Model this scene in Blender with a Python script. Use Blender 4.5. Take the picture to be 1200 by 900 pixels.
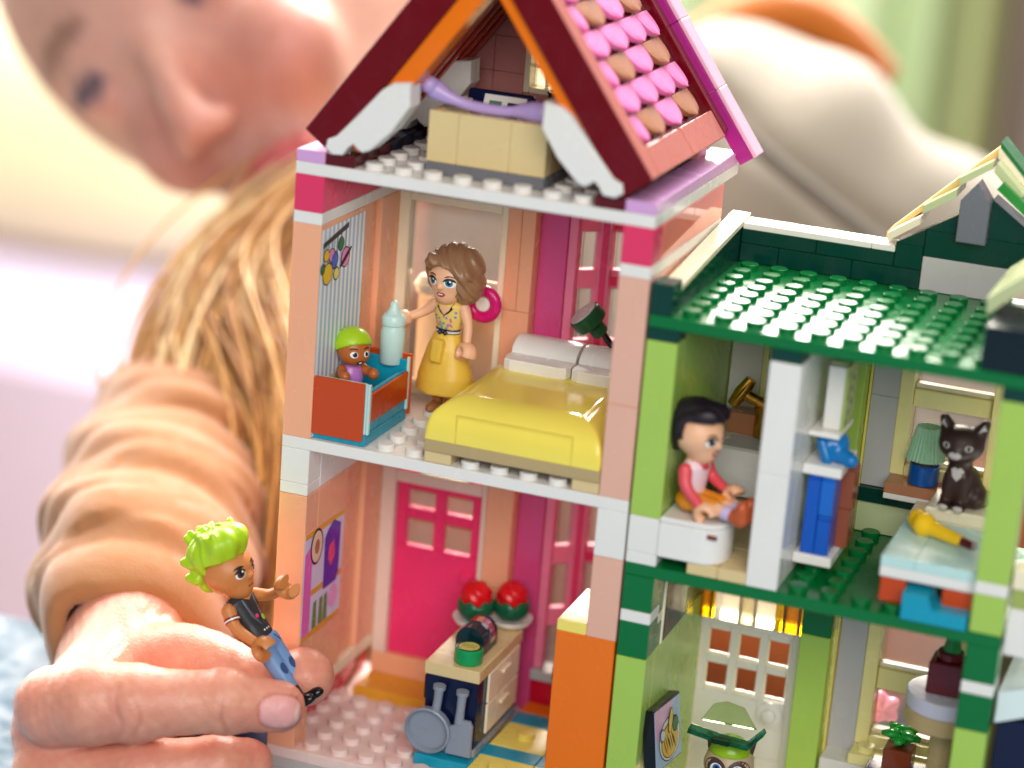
import bpy, bmesh, math, random
import numpy as np
from mathutils import Matrix, Vector

for o in list(bpy.data.objects):
    bpy.data.objects.remove(o, do_unlink=True)
scene = bpy.context.scene
C = scene.collection
random.seed(7)
rng = np.random.default_rng(7)
S = 0.001            # builders work in millimetres
TABLE = -112.0       # table top in builder millimetres (bedroom floor is 0)

def W(x, y, z):
    return Vector((x * S, y * S, (z - TABLE) * S))

# ------------------------------------------------------------------ camera
cam_data = bpy.data.cameras.new("camera")
cam = bpy.data.objects.new("camera", cam_data)
C.objects.link(cam)
scene.camera = cam
R0 = Vector((0.9353520, 0.3454922, 0.0758402))
R1 = Vector((0.1704669, -0.2524228, -0.9524830))
R2 = Vector((-0.3099317, 0.9038351, -0.2949991))
m = Matrix((R0, -R1, -R2)).transposed().to_4x4()
m.translation = W(252.759, -554.385, 206.018)
cam.matrix_world = m
cam_data.sensor_fit = 'HORIZONTAL'
cam_data.sensor_width = 36.0
cam_data.lens = 36.0 * 2847.73 / 1200.0
cam_data.clip_start = 0.02
cam_data.clip_end = 30.0
cam_data.dof.use_dof = True
cam_data.dof.focus_distance = 0.643
cam_data.dof.aperture_fstop = 4.9

# ------------------------------------------------------------------ world and lamps
world = bpy.data.worlds.new("World")
scene.world = world
world.use_nodes = True
bg = world.node_tree.nodes["Background"]
bg.inputs[0].default_value = (1.0, 0.92, 0.84, 1)
bg.inputs[1].default_value = 0.17

def area(name, loc, target, size, power, color):
    d = bpy.data.lights.new(name, 'AREA')
    d.shape = 'RECTANGLE'
    d.size, d.size_y = size
    d.energy = power
    d.color = color
    o = bpy.data.objects.new(name, d)
    C.objects.link(o)
    o.location = W(*loc)
    o.rotation_euler = (W(*target) - o.location).to_track_quat('-Z', 'Y').to_euler()
    return o

area("window_light", (-950, 760, 380), (20, 40, -10), (1.1, 1.0), 27, (1.0, 0.93, 0.84))
area("back_window_light", (-120, 1050, 660), (80, 50, 0), (0.4, 0.3), 26, (1.0, 0.92, 0.82))
area("ceiling_softbox", (200, 250, 900), (90, 20, 0), (0.8, 0.6), 5.5, (1.0, 0.95, 0.88))
area("front_softbox", (440, -850, 500), (70, 30, -20), (0.8, 0.6), 8.6, (1.0, 0.97, 0.94))
area("background_fill", (-500, 900, 1100), (-600, 1500, -300), (1.4, 1.0), 44, (1.0, 0.97, 0.95))  # added fill lamp, only there to brighten the sofa and far background

scene.view_settings.view_transform = 'Standard'
scene.view_settings.look = 'None'
scene.view_settings.exposure = 0.2
scene.view_settings.gamma = 1.0
scene.view_settings.use_curve_mapping = False
scene.render.engine = 'CYCLES'
scene.cycles.use_denoising = True
scene.cycles.max_bounces = 10
scene.cycles.transparent_max_bounces = 16
scene.cycles.caustics_reflective = False
scene.cycles.caustics_refractive = False

# ------------------------------------------------------------------ materials
def lin(hexs):
    h = hexs.lstrip('#')
    out = []
    for i in (0, 2, 4):
        c = int(h[i:i + 2], 16) / 255
        out.append(c / 12.92 if c <= 0.04045 else ((c + 0.055) / 1.055) ** 2.4)
    return (*out, 1.0)

MATS = {}
def plastic(name, hexs, rough=0.22, sss=0.0, bump=0.02, scale=900):
    """moulded plastic: slight colour drift and a very fine surface ripple"""
    if name in MATS:
        return MATS[name]
    mt = bpy.data.materials.new(name)
    mt.use_nodes = True
    nt = mt.node_tree
    b = nt.nodes["Principled BSDF"]
    col = lin(hexs)
    tc = nt.nodes.new('ShaderNodeTexCoord')
    nz = nt.nodes.new('ShaderNodeTexNoise')
    nz.inputs['Scale'].default_value = 60
    nz.inputs['Detail'].default_value = 3
    nt.links.new(tc.outputs['Object'], nz.inputs['Vector'])
    mix = nt.nodes.new('ShaderNodeMix')
    mix.data_type = 'RGBA'
    mix.inputs[6].default_value = tuple(c * 0.94 for c in col[:3]) + (1,)
    mix.inputs[7].default_value = tuple(min(1, c * 1.05) for c in col[:3]) + (1,)
    nt.links.new(nz.outputs['Fac'], mix.inputs[0])
    nt.links.new(mix.outputs[2], b.inputs['Base Color'])
    # handling smudges: patches of slightly duller and glossier skin
    n4 = nt.nodes.new('ShaderNodeTexNoise')
    n4.inputs['Scale'].default_value = 110
    n4.inputs['Detail'].default_value = 5
    n4.inputs['Distortion'].default_value = 0.8
    nt.links.new(tc.outputs['Object'], n4.inputs['Vector'])
    mr = nt.nodes.new('ShaderNodeMapRange')
    mr.inputs['From Min'].default_value = 0.35
    mr.inputs['From Max'].default_value = 0.7
    mr.inputs['To Min'].default_value = rough * 0.7
    mr.inputs['To Max'].default_value = min(1.0, rough * 1.55)
    nt.links.new(n4.outputs['Fac'], mr.inputs['Value'])
    nt.links.new(mr.outputs['Result'], b.inputs['Roughness'])
    b.inputs['IOR'].default_value = 1.5
    b.inputs['Specular IOR Level'].default_value = 0.4
    if sss:
        b.inputs['Subsurface Weight'].default_value = sss
        b.inputs['Subsurface Radius'].default_value = (1.0, 0.7, 0.5)
        b.inputs['Subsurface Scale'].default_value = 0.002
    if bump:
        n2 = nt.nodes.new('ShaderNodeTexNoise')
        n2.inputs['Scale'].default_value = scale
        nt.links.new(tc.outputs['Object'], n2.inputs['Vector'])
        bp = nt.nodes.new('ShaderNodeBump')
        bp.inputs['Strength'].default_value = bump
        bp.inputs['Distance'].default_value = 0.0005
        nt.links.new(n2.outputs['Fac'], bp.inputs['Height'])
        nt.links.new(bp.outputs['Normal'], b.inputs['Normal'])
    MATS[name] = mt
    return mt

def metal(name, hexs, rough=0.25):
    mt = plastic(name, hexs, rough, bump=0)
    mt.node_tree.nodes["Principled BSDF"].inputs['Metallic'].default_value = 1.0
    return mt

def clear(name, hexs, tint=0.85, gloss=0.12):
    """thin clear plastic: mostly see-through, a little mirror"""
    if name in MATS:
        return MATS[name]
    mt = bpy.data.materials.new(name)
    mt.use_nodes = True
    nt = mt.node_tree
    out = nt.nodes['Material Output']
    nt.nodes.remove(nt.nodes['Principled BSDF'])
    tr = nt.nodes.new('ShaderNodeBsdfTransparent')
    c = lin(hexs)
    tr.inputs[0].default_value = tuple(x * tint + (1 - tint) * x for x in c[:3]) + (1,)
    gl = nt.nodes.new('ShaderNodeBsdfGlossy')
    gl.inputs['Roughness'].default_value = 0.05
    df = nt.nodes.new('ShaderNodeBsdfTranslucent')
    df.inputs[0].default_value = c
    m1 = nt.nodes.new('ShaderNodeMixShader')
    m1.inputs[0].default_value = 1 - tint
    nt.links.new(tr.outputs[0], m1.inputs[1])
    nt.links.new(df.outputs[0], m1.inputs[2])
    fr = nt.nodes.new('ShaderNodeFresnel')
    fr.inputs[0].default_value = 1.45
    m2 = nt.nodes.new('ShaderNodeMixShader')
    nt.links.new(fr.outputs[0], m2.inputs[0])
    nt.links.new(m1.outputs[0], m2.inputs[1])
    nt.links.new(gl.outputs[0], m2.inputs[2])
    nt.links.new(m2.outputs[0], out.inputs['Surface'])
    MATS[name] = mt
    return mt

def stripes(name, ca, cb, axis, period):
    mt = bpy.data.materials.new(name)
    mt.use_nodes = True
    nt = mt.node_tree
    b = nt.nodes["Principled BSDF"]
    b.inputs['Roughness'].default_value = 0.35
    tc = nt.nodes.new('ShaderNodeTexCoord')
    sx = nt.nodes.new('ShaderNodeSeparateXYZ')
    nt.links.new(tc.outputs['Object'], sx.inputs[0])
    dv = nt.nodes.new('ShaderNodeMath'); dv.operation = 'MULTIPLY'
    dv.inputs[1].default_value = 1.0 / (period * S)
    nt.links.new(sx.outputs[axis], dv.inputs[0])
    fr = nt.nodes.new('ShaderNodeMath'); fr.operation = 'FRACT'
    nt.links.new(dv.outputs[0], fr.inputs[0])
    gt = nt.nodes.new('ShaderNodeMath'); gt.operation = 'GREATER_THAN'
    gt.inputs[1].default_value = 0.5
    nt.links.new(fr.outputs[0], gt.inputs[0])
    mx = nt.nodes.new('ShaderNodeMix'); mx.data_type = 'RGBA'
    mx.inputs[6].default_value = lin(ca)
    mx.inputs[7].default_value = lin(cb)
    nt.links.new(gt.outputs[0], mx.inputs[0])
    nt.links.new(mx.outputs[2], b.inputs['Base Color'])
    MATS[name] = mt
    return mt

def cloth(name, hexs, weave=1400, bump=0.25, sheen=0.3, rough=0.9, drift=0.12):
    mt = plastic(name, hexs, rough, bump=bump, scale=weave)
    b = mt.node_tree.nodes["Principled BSDF"]
    b.inputs['Sheen Weight'].default_value = sheen
    b.inputs['Specular IOR Level'].default_value = 0.2
    return mt

def vertex_colour(name, rough=0.45, sss=0.35, bump=0.12, scale=700):
    mt = bpy.data.materials.new(name)
    mt.use_nodes = True
    nt = mt.node_tree
    b = nt.nodes["Principled BSDF"]
    at = nt.nodes.new('ShaderNodeAttribute')
    at.attribute_name = 'tone'
    tc = nt.nodes.new('ShaderNodeTexCoord')
    nz = nt.nodes.new('ShaderNodeTexNoise')
    nz.inputs['Scale'].default_value = 140
    nz.inputs['Detail'].default_value = 4
    nt.links.new(tc.outputs['Object'], nz.inputs['Vector'])
    hs = nt.nodes.new('ShaderNodeMix'); hs.data_type = 'RGBA'; hs.blend_type = 'OVERLAY'
    hs.inputs[0].default_value = 0.22
    nt.links.new(at.outputs['Color'], hs.inputs[6])
    nt.links.new(nz.outputs['Fac'], hs.inputs[7])
    nt.links.new(hs.outputs[2], b.inputs['Base Color'])
    b.inputs['Roughness'].default_value = rough
    b.inputs['Subsurface Weight'].default_value = sss
    b.inputs['Subsurface Radius'].default_value = (1.0, 0.35, 0.2)
    b.inputs['Subsurface Scale'].default_value = 0.0035
    vo = nt.nodes.new('ShaderNodeTexVoronoi')
    vo.inputs['Scale'].default_value = scale
    nt.links.new(tc.outputs['Object'], vo.inputs['Vector'])
    n3 = nt.nodes.new('ShaderNodeTexNoise')
    n3.inputs['Scale'].default_value = scale * 0.45
    n3.inputs['Detail'].default_value = 6
    n3.inputs['Distortion'].default_value = 1.2
    nt.links.new(tc.outputs['Object'], n3.inputs['Vector'])
    ad = nt.nodes.new('ShaderNodeMath'); ad.operation = 'ADD'
    nt.links.new(vo.outputs['Distance'], ad.inputs[0])
    nt.links.new(n3.outputs['Fac'], ad.inputs[1])
    bp = nt.nodes.new('ShaderNodeBump')
    bp.inputs['Strength'].default_value = bump
    bp.inputs['Distance'].default_value = 0.0006
    nt.links.new(ad.outputs[0], bp.inputs['Height'])
    nt.links.new(bp.outputs['Normal'], b.inputs['Normal'])
    MATS[name] = mt
    return mt

PEACH = plastic('peach_plastic', '#F2AE88', sss=0.15)
WHITE = plastic('white_plastic', '#E9E6E0')
CREAM = plastic('cream_plastic', '#F2E6C9')
PINK = plastic('coral_pink_plastic', '#E23A66')
ROSE = plastic('rose_plastic', '#F0366F')
MAUVE = plastic('mauve_plastic', '#DB4F8C')
LPINK = plastic('light_pink_plastic', '#F884A6', sss=.2)
LAV = plastic('lavender_plastic', '#D7A3D6')
LILAC = plastic('lilac_plastic', '#B49BD0')
DRED = plastic('dark_red_plastic', '#6A0414')
RED = plastic('red_plastic', '#C8102E')
BRICKRED = plastic('roof_lining_red', '#B03A2A')
ORANGE = plastic('orange_plastic', '#EE7410')
AMBER = plastic('amber_plastic', '#E2A02E')
SALMON = plastic('salmon_plastic', '#BE6A5C')
SCALEP = plastic('scale_pink_plastic', '#F07FBC')
NOUGAT = plastic('nougat_plastic', '#A9714F')
MAGENTA = plastic('magenta_plastic', '#B02A86')
PALEPINK = plastic('pale_pink_plastic', '#F3B9D3')
SANDRED = plastic('sand_red_plastic', '#C88480')
TAN = plastic('tan_plastic', '#DCC48F')
DTAN = plastic('dark_tan_plastic', '#B79F70')
GREY = plastic('light_grey_plastic', '#B9B7B6')
PALEGREY = plastic('pale_grey_plastic', '#DCD9D2')
DGREY = plastic('stone_grey_plastic', '#6E7076')
BLUEGREY = plastic('blue_grey_plastic', '#8C95A3', 0.3)
BLACK = plastic('black_plastic', '#0E0D12', 0.18)
NAVY = plastic('navy_plastic', '#0E1638', 0.2)
GREEN = plastic('green_plastic', '#036C33')
DGREEN = plastic('dark_green_plastic', '#06382F')
LIME = plastic('yellow_green_plastic', '#A6C858', sss=0.1)
OLIVE = plastic('olive_plastic', '#9FAE5C')
PALEGREEN = plastic('pale_green_plastic', '#BFC99A')
YELLOW = plastic('light_yellow_plastic', '#F3E06E')
BUTTER = plastic('butter_plastic', '#EDE29A')
GOLDYEL = plastic('golden_yellow_plastic', '#F2C21E')
TEAL = plastic('azure_plastic', '#1797B4')
AQUA = plastic('aqua_plastic', '#BFE0DC')
RUST = plastic('rust_orange_plastic', '#C2440E')
BROWN = plastic('reddish_brown_plastic', '#7E3B22')
MAROON = plastic('maroon_plastic', '#5B1520')
BLUE = plastic('blue_plastic', '#1454B8')
LIMEHAIR = plastic('lime_plastic', '#A8CE1F', 0.3, sss=0.1)
SKINF = plastic('light_nougat_plastic', '#F0B992', 0.35, sss=0.15)
SKINM = plastic('medium_nougat_plastic', '#C77F45', 0.35, sss=0.1)
SKIND = plastic('brown_nougat_plastic', '#B5652F', 0.35, sss=0.1)
INK = plastic('black_print', '#17141C', 0.4)
EYEW = plastic('white_print', '#F4F4F2', 0.3)
LIPS = plastic('red_print', '#B32A3A', 0.35)
GOLD = metal('gold_chrome', '#D69A3C', 0.22)
GLASS = clear('window_glass', '#F6F3F0', 0.96)
AMBERGL = clear('yellow_clear_plastic', '#E8CE14', 0.75)
PINKGL = clear('magenta_clear_plastic', '#E81B8C', 0.6)
CLEARW = clear('frosted_clear_plastic', '#F4EFDC', 0.6)
TEALGL = clear('teal_clear_plastic', '#5CCBB6', 0.75)
# ------------------------------------------------------------------ geometry helpers (millimetres)
def make_mesh(name, V, F, mats, smooth=False, fmat=None, tone=None):
    me = bpy.data.meshes.new(name)
    V = np.asarray(V, float) * S
    me.from_pydata(V.tolist(), [], [list(map(int, f)) for f in F])
    if len(F) < 30000:
        bm = bmesh.new(); bm.from_mesh(me)
        bmesh.ops.recalc_face_normals(bm, faces=bm.faces)
        bm.to_mesh(me); bm.free()
    for mt in (mats if isinstance(mats, (list, tuple)) else [mats]):
        me.materials.append(mt)
    if fmat is not None:
        me.polygons.foreach_set('material_index', list(fmat))
    if smooth is True:
        me.polygons.foreach_set('use_smooth', [True] * len(me.polygons))
    elif smooth:
        me.polygons.foreach_set('use_smooth', [True] * len(me.polygons))
        me.set_sharp_from_angle(angle=math.radians(smooth))
    if tone is not None:
        a = me.attributes.new('tone', 'FLOAT_COLOR', 'POINT')
        a.data.foreach_set('color', np.asarray(tone, np.float32).ravel())
    me.update()
    return me

def link(name, data, parent=None, loc=(0, 0, 0)):
    o = bpy.data.objects.new(name, data)
    C.objects.link(o)
    if parent is not None:
        o.parent = parent
    o.location = loc
    return o

BASE = {}
def thing(name, label, cat, base=(0, 0, TABLE), group=None, rot=None):
    """an Empty at the thing's base; parts are given in absolute millimetres unless rot is set"""
    o = link(name, None, None, W(*base))
    o.empty_display_size = 0.01
    o['label'] = label
    o['category'] = cat
    if group:
        o['group'] = group
    if rot is not None:
        o.rotation_euler = rot
        BASE[o.name] = (0, 0, 0)
    else:
        BASE[o.name] = base
    return o

def base_of(o):
    while o.parent is not None:
        o = o.parent
    return BASE[o.name]

def part(parent, name, VF, mat, smooth=False, label=None, fmat=None, tone=None, kind=None):
    bx = base_of(parent)
    V = np.asarray(VF[0], float) - np.asarray(bx, float)
    me = make_mesh(name, V, VF[1], mat, smooth, fmat, tone)
    o = link(name, me, parent)
    if label:
        o['label'] = label
    if kind:
        o['kind'] = kind
    return o

def solo(name, label, cat, VF, mat, base, smooth=False, group=None, tone=None):
    V = np.asarray(VF[0], float) - np.asarray(base, float)
    o = link(name, make_mesh(name, V, VF[1], mat, smooth, tone=tone), None, W(*base))
    o['label'] = label
    o['category'] = cat
    if group:
        o['group'] = group
    return o

def gbox(x0, x1, y0, y1, z0, z1, b=0.22):
    b = min(b, (x1 - x0) / 3, (y1 - y0) / 3, (z1 - z0) / 3)
    V, idx = [], {}
    for i, x in enumerate((x0, x1)):
        for j, y in enumerate((y0, y1)):
            for k, z in enumerate((z0, z1)):
                sx, sy, sz = (b, -b)[i], (b, -b)[j], (b, -b)[k]
                idx[i, j, k, 0] = len(V); V.append((x, y + sy, z + sz))
                idx[i, j, k, 1] = len(V); V.append((x + sx, y, z + sz))
                idx[i, j, k, 2] = len(V); V.append((x + sx, y + sy, z))
    F = []
    def q(a): return [idx[t] for t in a]
    for i in (0, 1):
        f = q([(i, 0, 0, 0), (i, 0, 1, 0), (i, 1, 1, 0), (i, 1, 0, 0)]); F.append(f if i == 0 else f[::-1])
        f = q([(0, i, 0, 1), (1, i, 0, 1), (1, i, 1, 1), (0, i, 1, 1)]); F.append(f if i == 0 else f[::-1])
        f = q([(0, 0, i, 2), (0, 1, i, 2), (1, 1, i, 2), (1, 0, i, 2)]); F.append(f if i == 0 else f[::-1])
    for i in (0, 1):
        for j in (0, 1):
            fl = i ^ j
            f = q([(i, j, 0, 0), (i, j, 1, 0), (i, j, 1, 1), (i, j, 0, 1)]); F.append(f if not fl else f[::-1])
            f = q([(i, 0, j, 0), (i, 0, j, 2), (i, 1, j, 2), (i, 1, j, 0)]); F.append(f if not fl else f[::-1])
            f = q([(0, i, j, 1), (1, i, j, 1), (1, i, j, 2), (0, i, j, 2)]); F.append(f if not fl else f[::-1])
    for i in (0, 1):
        for j in (0, 1):
            for k in (0, 1):
                f = q([(i, j, k, 0), (i, j, k, 1), (i, j, k, 2)]); F.append(f if (i + j + k) % 2 == 0 else f[::-1])
    return V, F

def gjoin(*L):
    V, F = [], []
    for v, f in L:
        n = len(V)
        V.extend([tuple(p) for p in v])
        F.extend([[i + n for i in q] for q in f])
    return V, F

def gprism(poly, axis, a0, a1, b=0.0):
    """closed polygon extruded along an axis; poly gives the two other coordinates in order"""
    def put(p, a):
        if axis == 'x': return (a, p[0], p[1])
        if axis == 'y': return (p[0], a, p[1])
        return (p[0], p[1], a)
    n = len(poly)
    if b:
        c = np.mean(np.array(poly, float), 0)
        ins = [tuple(np.array(p) + (c - p) / max(1e-6, np.linalg.norm(c - p)) * b) for p in map(np.array, poly)]
        V = [put(p, a0) for p in ins] + [put(p, a0 + b) for p in poly] + [put(p, a1 - b) for p in poly] + [put(p, a1) for p in ins]
        L = 4
    else:
        V = [put(p, a0) for p in poly] + [put(p, a1) for p in poly]
        L = 2
    F = [list(range(n))[::-1], [i + (L - 1) * n for i in range(n)]]
    for l in range(L - 1):
        for i in range(n):
            j = (i + 1) % n
            F.append([l * n + i, l * n + j, (l + 1) * n + j, (l + 1) * n + i])
    ar = sum(poly[i][0] * poly[(i + 1) % n][1] - poly[(i + 1) % n][0] * poly[i][1] for i in range(n))
    flip = (ar < 0) != (axis == 'y')
    if flip:
        F = [f[::-1] for f in F]
    return V, F

def glathe(profile, c=(0, 0, 0), n=20, axis='z'):
    V, F = [], []
    for r, h in profile:
        for k in range(n):
            a = 2 * math.pi * k / n
            p = (r * math.cos(a), r * math.sin(a), h)
            if axis == 'x': p = (p[2], p[0], p[1])
            elif axis == 'y': p = (p[1], p[2], p[0])
            V.append((p[0] + c[0], p[1] + c[1], p[2] + c[2]))
    L = len(profile)
    for l in range(L - 1):
        for k in range(n):
            j = (k + 1) % n
            F.append([l * n + k, l * n + j, (l + 1) * n + j, (l + 1) * n + k])
    F.append(list(range(n))[::-1])
    F.append([(L - 1) * n + k for k in range(n)])
    return V, F

def gcyl(c, r, h, n=20, axis='z', b=0.25):
    return glathe([(r - b, 0), (r, b), (r, h - b), (r - b, h)], c, n, axis)

def gtube(pts, rad, n=10, flat=1.0):
    pts = [Vector(p) for p in pts]
    if not isinstance(rad, (list, tuple, np.ndarray)):
        rad = [rad] * len(pts)
    V, F = [], []
    up = None
    for i, p in enumerate(pts):
        t = (pts[min(i + 1, len(pts) - 1)] - pts[max(i - 1, 0)]).normalized()
        if up is None:
            up = Vector((0, 0, 1)) if abs(t.z) < 0.9 else Vector((1, 0, 0))
        s = t.cross(up).normalized()
        up = s.cross(t).normalized()
        for k in range(n):
            a = 2 * math.pi * k / n
            V.append(tuple(p + (s * math.cos(a) + up * math.sin(a) * flat) * rad[i]))
    for i in range(len(pts) - 1):
        for k in range(n):
            j = (k + 1) % n
            F.append([i * n + k, i * n + j, (i + 1) * n + j, (i + 1) * n + k])
    F.append(list(range(n))[::-1])
    F.append([(len(pts) - 1) * n + k for k in range(n)])
    return V, F

def xf(VF, mat):
    return [tuple(mat @ Vector(p)) for p in VF[0]], VF[1]

def spline(pts, k=6):
    P = [np.array(p, float) for p in pts]
    P = [2 * P[0] - P[1]] + P + [2 * P[-1] - P[-2]]
    out = []
    for i in range(1, len(P) - 2):
        for s in range(k):
            t = s / k
            a, b, c, d = P[i - 1], P[i], P[i + 1], P[i + 2]
            out.append(0.5 * (2 * b + (c - a) * t + (2 * a - 5 * b + 4 * c - d) * t * t + (3 * b - a - 3 * c + d) * t ** 3))
    out.append(P[-2])
    return [tuple(p) for p in out]

def ellipse(cx, cy, rx, ry, n=18, rot=0.0):
    c, s = math.cos(rot), math.sin(rot)
    return [(cx + rx * math.cos(a) * c - ry * math.sin(a) * s, cy + rx * math.cos(a) * s + ry * math.sin(a) * c)
            for a in [2 * math.pi * k / n for k in range(n)]]

# shared pieces -----------------------------------------------------
PIECES = {}
def brick(parent, x0, x1, y0, y1, z0, z1, mat, name='brick', b=0.22, label=None):
    key = (round(x1 - x0, 2), round(y1 - y0, 2), round(z1 - z0, 2), mat.name, b)
    if key not in PIECES:
        V, F = gbox(0, key[0], 0, key[1], 0, key[2], b)
        PIECES[key] = make_mesh(name, V, F, mat)
    bx = base_of(parent)
    px, py, pz = (parent.location / S) if parent.parent is not None else (0, 0, 0)
    o = link(name, PIECES[key], parent, ((x0 - bx[0] - px) * S, (y0 - bx[1] - py) * S, (z0 - bx[2] - pz) * S))
    if label:
        o['label'] = label
    return o

def stud(parent, x, y, z, mat, name='stud'):
    key = ('stud', mat.name)
    if key not in PIECES:
        V, F = glathe([(2.42, -0.2), (2.42, 1.5), (2.2, 1.72)], n=16)
        PIECES[key] = make_mesh('stud', V, F[:-2] + [F[-1]], mat, smooth=40)
    bx = base_of(parent)
    px, py, pz = (parent.location / S) if parent.parent is not None else (0, 0, 0)
    return link(name, PIECES[key], parent, ((x - bx[0] - px) * S, (y - bx[1] - py) * S, (z - bx[2] - pz) * S))

def brick_wall(parent, x0, x1, y0, y1, z0, z1, mat, along, length=32.0, course=9.6, name='brick', shift=0.0):
    """courses of bricks, each its own piece"""
    z, r = z0, 0
    while z < z1 - 0.3:
        zt = min(z + course, z1)
        a0, a1 = (x0, x1) if along == 'x' else (y0, y1)
        a = a0
        first = length * (0.5 if r % 2 else 1.0) + shift
        while a < a1 - 0.3:
            e = min(a1, a + first)
            if a1 - e < 4: e = a1
            first = length
            g = 0.05
            if along == 'x': brick(parent, a + g, e - g, y0, y1, z + g, zt - g, mat, name)
            else: brick(parent, x0, x1, a + g, e - g, z + g, zt - g, mat, name)
            a = e
        z = zt; r += 1

# implicit surfaces -------------------------------------------------
def surf(fn, lo, hi, h):
    lo = np.array(lo, float); hi = np.array(hi, float)
    n = np.maximum(4, np.ceil((hi - lo) / h).astype(int) + 1)
    ax = [lo[i] + h * np.arange(n[i]) for i in range(3)]
    X, Y, Z = np.meshgrid(*ax, indexing='ij')
    f = fn(X, Y, Z)
    ins = f < 0
    c = np.zeros(tuple(n - 1), np.int8)
    for dx in (0, 1):
        for dy in (0, 1):
            for dz in (0, 1):
                c += ins[dx:n[0] - 1 + dx, dy:n[1] - 1 + dy, dz:n[2] - 1 + dz]
    mix = (c > 0) & (c < 8)
    ci = np.argwhere(mix)
    ids = -np.ones(tuple(n - 1), np.int64)
    ids[mix] = np.arange(len(ci))
    acc = np.zeros((len(ci), 3)); cnt = np.zeros(len(ci))
    cor = [(a, b, d) for a in (0, 1) for b in (0, 1) for d in (0, 1)]
    for p in cor:
        for k in range(3):
            if p[k] == 0:
                q = list(p); q[k] = 1
                fa = f[ci[:, 0] + p[0], ci[:, 1] + p[1], ci[:, 2] + p[2]]
                fb = f[ci[:, 0] + q[0], ci[:, 1] + q[1], ci[:, 2] + q[2]]
                cr = (fa < 0) != (fb < 0)
                t = np.where(cr, fa / np.where(cr, fa - fb, 1), 0)
                pos = ci + np.array(p)
                pos = pos.astype(float)
                pos[:, k] += t
                acc[cr] += pos[cr]; cnt[cr] += 1
    V = lo + h * acc / np.maximum(cnt, 1)[:, None]
    F = []
    for k in range(3):
        a, b = [(1, 2), (2, 0), (0, 1)][k]
        sl0 = [slice(None)] * 3; sl1 = [slice(None)] * 3
        sl0[k] = slice(0, -1); sl1[k] = slice(1, None)
        A = ins[tuple(sl0)]; B = ins[tuple(sl1)]
        e = np.argwhere(A != B)
        ok = (e[:, a] > 0) & (e[:, b] > 0) & (e[:, a] < n[a] - 1) & (e[:, b] < n[b] - 1)
        e = e[ok]
        def cell(da, db):
            q = e.copy(); q[:, a] += da; q[:, b] += db
            return ids[q[:, 0], q[:, 1], q[:, 2]]
        Q = np.stack([cell(-1, -1), cell(0, -1), cell(0, 0), cell(-1, 0)], 1)
        fl = ~A[e[:, 0], e[:, 1], e[:, 2]]
        Q[fl] = Q[fl][:, ::-1]
        F.append(Q)
    F = np.concatenate(F)
    F = F[(F >= 0).all(1)]
    return V, F

def s_ell(X, Y, Z, c, r):
    k0 = np.sqrt(((X - c[0]) / r[0]) ** 2 + ((Y - c[1]) / r[1]) ** 2 + ((Z - c[2]) / r[2]) ** 2)
    return (k0 - 1) * min(r)

def s_cone(X, Y, Z, a, b, ra, rb):
    a = np.array(a, float); b = np.array(b, float)
    d = b - a; L = d @ d
    t = np.clip(((X - a[0]) * d[0] + (Y - a[1]) * d[1] + (Z - a[2]) * d[2]) / L, 0, 1)
    return np.sqrt((X - a[0] - t * d[0]) ** 2 + (Y - a[1] - t * d[1]) ** 2 + (Z - a[2] - t * d[2]) ** 2) - (ra + (rb - ra) * t)

def smin(a, b, k):
    h = np.clip(0.5 + 0.5 * (b - a) / k, 0, 1)
    return b + (a - b) * h - k * h * (1 - h)

def s_box(X, Y, Z, c, r, rd=0.5):
    qx = np.abs(X - c[0]) - r[0] + rd; qy = np.abs(Y - c[1]) - r[1] + rd; qz = np.abs(Z - c[2]) - r[2] + rd
    return np.sqrt(np.maximum(qx, 0) ** 2 + np.maximum(qy, 0) ** 2 + np.maximum(qz, 0) ** 2) + np.minimum(np.maximum(qx, np.maximum(qy, qz)), 0) - rd
# ================================================================== the setting
def structure(name, VF, mat):
    o = link(name, make_mesh(name, np.asarray(VF[0], float) - np.array([0, 0, TABLE]), VF[1], mat), None, (0, 0, 0))
    o['kind'] = 'structure'
    return o

# ================================================================== pink house
H = thing('toy_house', 'pink and peach toy brick house with steep dark red roof and three open storeys', 'toy house', (48, 32, TABLE))
# --- base and ground floor
brick(H, 0, 96, 0, 64, -96.0, -92.85, GREY, 'base_plate')
for x0, x1 in ((0, 20), (28, 48), (56, 96)):
    brick(H, x0, x1, 0.4, 8, -112, -96.05, GREY, 'base_brick')
brick(H, 0, 96, 8, 64, -112, -96.05, BLACK, 'base_core')
fp = brick(H, 0, 96, 0, 64, -92.8, -89.6, plastic('blush_plastic', '#E9D2CB'), 'floor_plate')
BLUSH = MATS['blush_plastic']
for x in (4, 12, 20, 28, 36):
    for y in (4, 12, 20, 28, 36):
        if (x, y) != (4, 4):
            stud(fp, x, y, -89.6, BLUSH)
stud(fp, 44, 4, -89.6, BLUSH)
for x0, x1, y0, y1, mt in ((40, 56, 8.2, 24, TEAL), (56.1, 72, 1, 16.9, YELLOW), (56.1, 72, 17, 23.9, TEAL), (56.1, 72, 24, 39.9, YELLOW),
                           (56.1, 72, 40, 47.9, TEAL), (56.1, 72, 48, 55.5, ORANGE), (72.1, 80, 1, 16.9, YELLOW), (72.1, 88, 17, 39, TEAL)):
    t = brick(H, x0, x1, y0, y1, -89.55, -86.4, mt, 'floor_tile')
    if mt is YELLOW and x0 < 60:
        stud(t, 64, (y0 + y1) / 2, -86.4, mt)
brick(H, 8, 40, 40, 57, -89.55, -86.4, AMBER, 'doorstep')
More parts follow.
